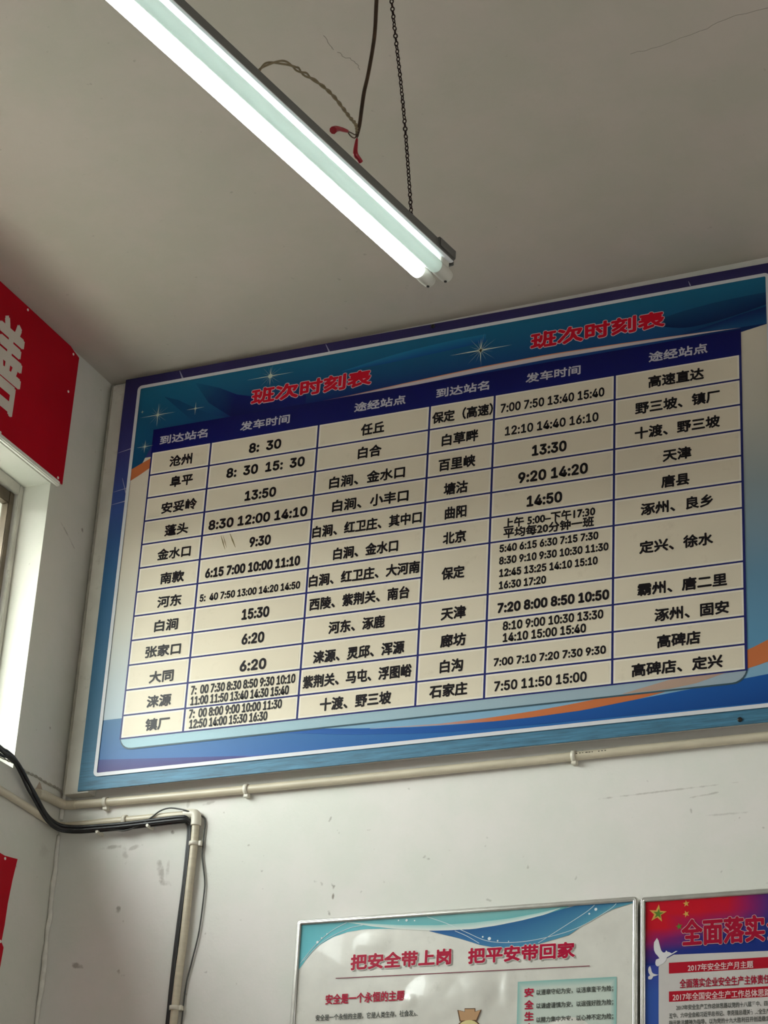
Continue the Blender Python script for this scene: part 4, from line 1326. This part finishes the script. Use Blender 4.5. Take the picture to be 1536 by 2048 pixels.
# teal box with soft coloured edges
bx0, bx1, bz1, bz0 = -1.7756, -1.5481, 2.8205, 2.55
TL = (.24, .47, .44); TI = (.55, .62, .56)
ps('text_box', [(bx0, bz1), (bx1, bz1 - .001)], [(bx0 + .014, bz1 - .016), (bx1 - .014, bz1 - .016)], TL, TI, 1, p1, o1)
ps('text_box', [(bx0 + .014, bz1 - .016), (bx1 - .014, bz1 - .016)], [(bx0 + .014, bz0), (bx1 - .014, bz0)], TI, TI, 1, p1, o1)
ps('text_box', [(bx0, bz1), (bx0 + .014, bz1 - .016)], [(bx0, bz0), (bx0 + .014, bz0)], [TL, TI], [TL, TI], 1, p1, o1)
ps('text_box', [(bx1 - .014, bz1 - .016), (bx1, bz1 - .001)], [(bx1 - .014, bz0), (bx1, bz0)], [TI, TL], [TI, TL], 1, p1, o1)
# small crown-topped emblem at the bottom
m_em = pmat('ink_emblem_tan', (.50, .30, .16)); m_eo = pmat('ink_emblem_outline', (.12, .06, .03)); m_ec = pmat('ink_emblem_cream', (.68, .60, .30))
CR = [(-1.9119, 2.7628), (-1.8962, 2.7590), (-1.8964, 2.7650), (-1.8735, 2.7640), (-1.8733, 2.7582), (-1.8600, 2.7610), (-1.8690, 2.7400), (-1.9060, 2.7400)]
cx_, cz_ = -1.886, 2.752
mb = MB(o1); mb.flat([[(cx_ + (a - cx_) * 1.12, cz_ + (b - cz_) * 1.16) for a, b in CR]], YS - .0052); mb.build('emblem_outline', m_eo, p1)
mb = MB(o1); mb.flat([CR], YS - .0055); mb.build('emblem_crown', m_em, p1)
mb = MB(o1); mb.flat([[(-1.887 + .031 * math.cos(q * .2618), 2.717 + .026 * math.sin(q * .2618)) for q in range(24)]], YS - .0053); mb.build('emblem_outline', m_eo, p1)
mb = MB(o1); mb.flat([[(-1.887 + .028 * math.cos(q * .2618), 2.717 + .0235 * math.sin(q * .2618)) for q in range(24)]], YS - .0056); mb.build('emblem_body', m_ec, p1)

BLIST = [(-1.245, 2.735, .02, .03, .002)]
m_sheet2 = mat('poster_paper_grey', (.56, .53, .51), .34, spec=.5, var=.05, scale=14, coat=.3)
P2X0, P2X1 = -1.4945, -.680
p2, o2 = poster('framed red and blue safety poster with gold stars and white doves', P2X0, P2X1, PZ0, PZ1 - .003, m_sheet2)
ZT2 = PZ1 - .0135
XA2, XB2 = P2X0 + .0105, P2X1 - .0105
RED = (.50, .008, .020); BL2 = (.012, .030, .20); MID = (.16, .015, .13)
xs = [XA2, -1.44, -1.36, -1.30, -1.25, -1.21, -1.12, -1.0, XB2]
zs = [ZT2, 2.950, 2.920, 2.895, 2.870, 2.840]
def bgc(x, z):
    a = (x + 1.29) / .10
    b = (2.915 - z + (x + 1.45) * .25) / .05
    t_ = max(0, min(1, max(a, b)))
    return lerp(RED, MID, t_ * 2) if t_ < .5 else lerp(MID, BL2, t_ * 2 - 1)
for za, zb in zip(zs[:-1], zs[1:]):
    ps('red_blue_field', [(x, za) for x in xs], [(x, zb) for x in xs], [bgc(x, za) for x in xs], [bgc(x, zb) for x in xs], 0, p2, o2)
ps('blue_margin', [(XA2, 2.840), (-1.44, 2.840)], [(XA2, 2.78), (-1.44, 2.78)], (.035, .05, .28), (.035, .09, .36), 0, p2, o2)
ps('blue_margin', [(XA2, 2.78), (-1.44, 2.78)], [(XA2, PZ0 + .012), (-1.44, PZ0 + .012)], (.035, .09, .36), (.035, .09, .36), 0, p2, o2)
mb = MB(o2); mb.flat([[(-1.4540, PZ0 + .012), (XB2, PZ0 + .012), (XB2, 2.8560), (-1.2147, 2.8560), (-1.42, 2.8600), (-1.446, 2.8480), (-1.4540, 2.8350)]], yq(1))
mb.build('text_panel', m_sheet2, p2)
m_gold = pmat('ink_gold', (.58, .34, .08)); m_green = pmat('ink_green', (.10, .20, .03)); m_dove = pmat('ink_dove_white', (.66, .64, .66))
def star5(x, z, r_, rot, m, lay, nm):
    L = []
    for i in range(10):
        q = math.radians(90 + rot + 36 * i); rr_ = r_ if i % 2 == 0 else r_ * .40
        L.append((x + rr_ * math.cos(q), z + rr_ * math.sin(q)))
    mb = MB(o2); mb.flat([L], yq(lay)); mb.build(nm, m, p2)
star5(-1.4560, 2.9520, .0205, -8, m_gold, 2, 'star'); star5(-1.4545, 2.9515, .012, -8, m_green, 3, 'star_centre')
star5(-1.3920, 2.9700, .0078, 5, m_gold, 2, 'star'); star5(-1.3921, 2.9472, .0078, 20, m_gold, 2, 'star'); star5(-1.4080, 2.9207, .0078, 10, m_green, 2, 'star')
for L, sc2 in (([(-1.4576, 2.8985), (-1.4641, 2.8894), (-1.4648, 2.8810), (-1.4641, 2.8726), (-1.4610, 2.8650), (-1.4556, 2.8590), (-1.4521, 2.8539), (-1.4598, 2.8513), (-1.4612, 2.8460), (-1.4609, 2.8409), (-1.4580, 2.8372), (-1.4544, 2.8364), (-1.4500, 2.8395), (-1.4440, 2.8421), (-1.4380, 2.8480), (-1.4351, 2.8550), (-1.4250, 2.8600), (-1.4115, 2.8673), (-1.4160, 2.8675), (-1.4243, 2.8628), (-1.4300, 2.8660), (-1.4340, 2.8670), (-1.4370, 2.8700), (-1.4393, 2.8660), (-1.4440, 2.8660), (-1.4479, 2.8704), (-1.4500, 2.8770), (-1.4522, 2.8854), (-1.4535, 2.8910), (-1.4545, 2.8950), (-1.4555, 2.8930), (-1.4562, 2.8965)], 1),
               ([(-1.4727, 2.8385), (-1.4760, 2.8360), (-1.4772, 2.8310), (-1.4762, 2.8240), (-1.4727, 2.8180), (-1.4765, 2.8160), (-1.4774, 2.8125), (-1.4759, 2.8095), (-1.4705, 2.8092), (-1.4675, 2.8120), (-1.4662, 2.8151), (-1.4600, 2.8165), (-1.4544, 2.8182), (-1.4600, 2.8195), (-1.4652, 2.8213), (-1.4675, 2.8230), (-1.4695, 2.8268), (-1.4710, 2.8330)], 1)):
    mb = MB(o2); mb.flat([L], yq(3)); mb.build('dove', m_dove, p2)
m_bar = pmat('ink_bar_red', (.40, .008, .022)); m_pink = pmat('ink_pink_outline', (.60, .40, .42)); m_tr = pmat('ink_title_crimson', (.34, .006, .03))
for za, zb in ((2.8430, 2.8195), (2.7812, 2.7590)):
    mb = MB(o2); mb.flat([[(-1.4312, zb), (XB2 - .02, zb), (XB2 - .02, za), (-1.4312, za)]], yq(2)); mb.build('red_bar', m_bar, p2)
for kd, s, x0, x1, z, h in P2_TEXT:
    if kd == 'ti':
        text('title_outline', s, x0, x1, z, h, m_pink, yq(4), p2, o2, wt=.0032, ref=.0018, n=10)
        text('title_lettering', s, x0, x1, z, h, m_tr, yq(5.4), p2, o2, wt=.0021, ref=.0018, n=8)
        w1 = (x1 - x0) / 4 * 1.02
        s2 = '企业安全生产主体责任'
        text('title_outline', s2, x1 + .004, x1 + w1 * 10 + .004, z, h, m_pink, yq(4), p2, o2, wt=.0032, ref=.0018, n=10)
        text('title_lettering', s2, x1 + .004, x1 + w1 * 10 + .004, z, h, m_tr, yq(5.4), p2, o2, wt=.0021, ref=.0018, n=8)
    elif kd == 'wh': text('bar_lettering', s, x0, x1, z, h, pmat('ink_bar_pink', (.72, .50, .50)), yq(5), p2, o2, wt=.00035, ref=.0003, n=4)
    elif kd == 're': text('heading_lettering', s, x0, x1, z, h, m_tr, yq(5), p2, o2, wt=.0005, ref=.0005, n=4)
    else: text('body_lettering', s, x0, x1, z, h, m_pk, yq(5), p2, o2, wt=.0002, ref=.0002, n=3)
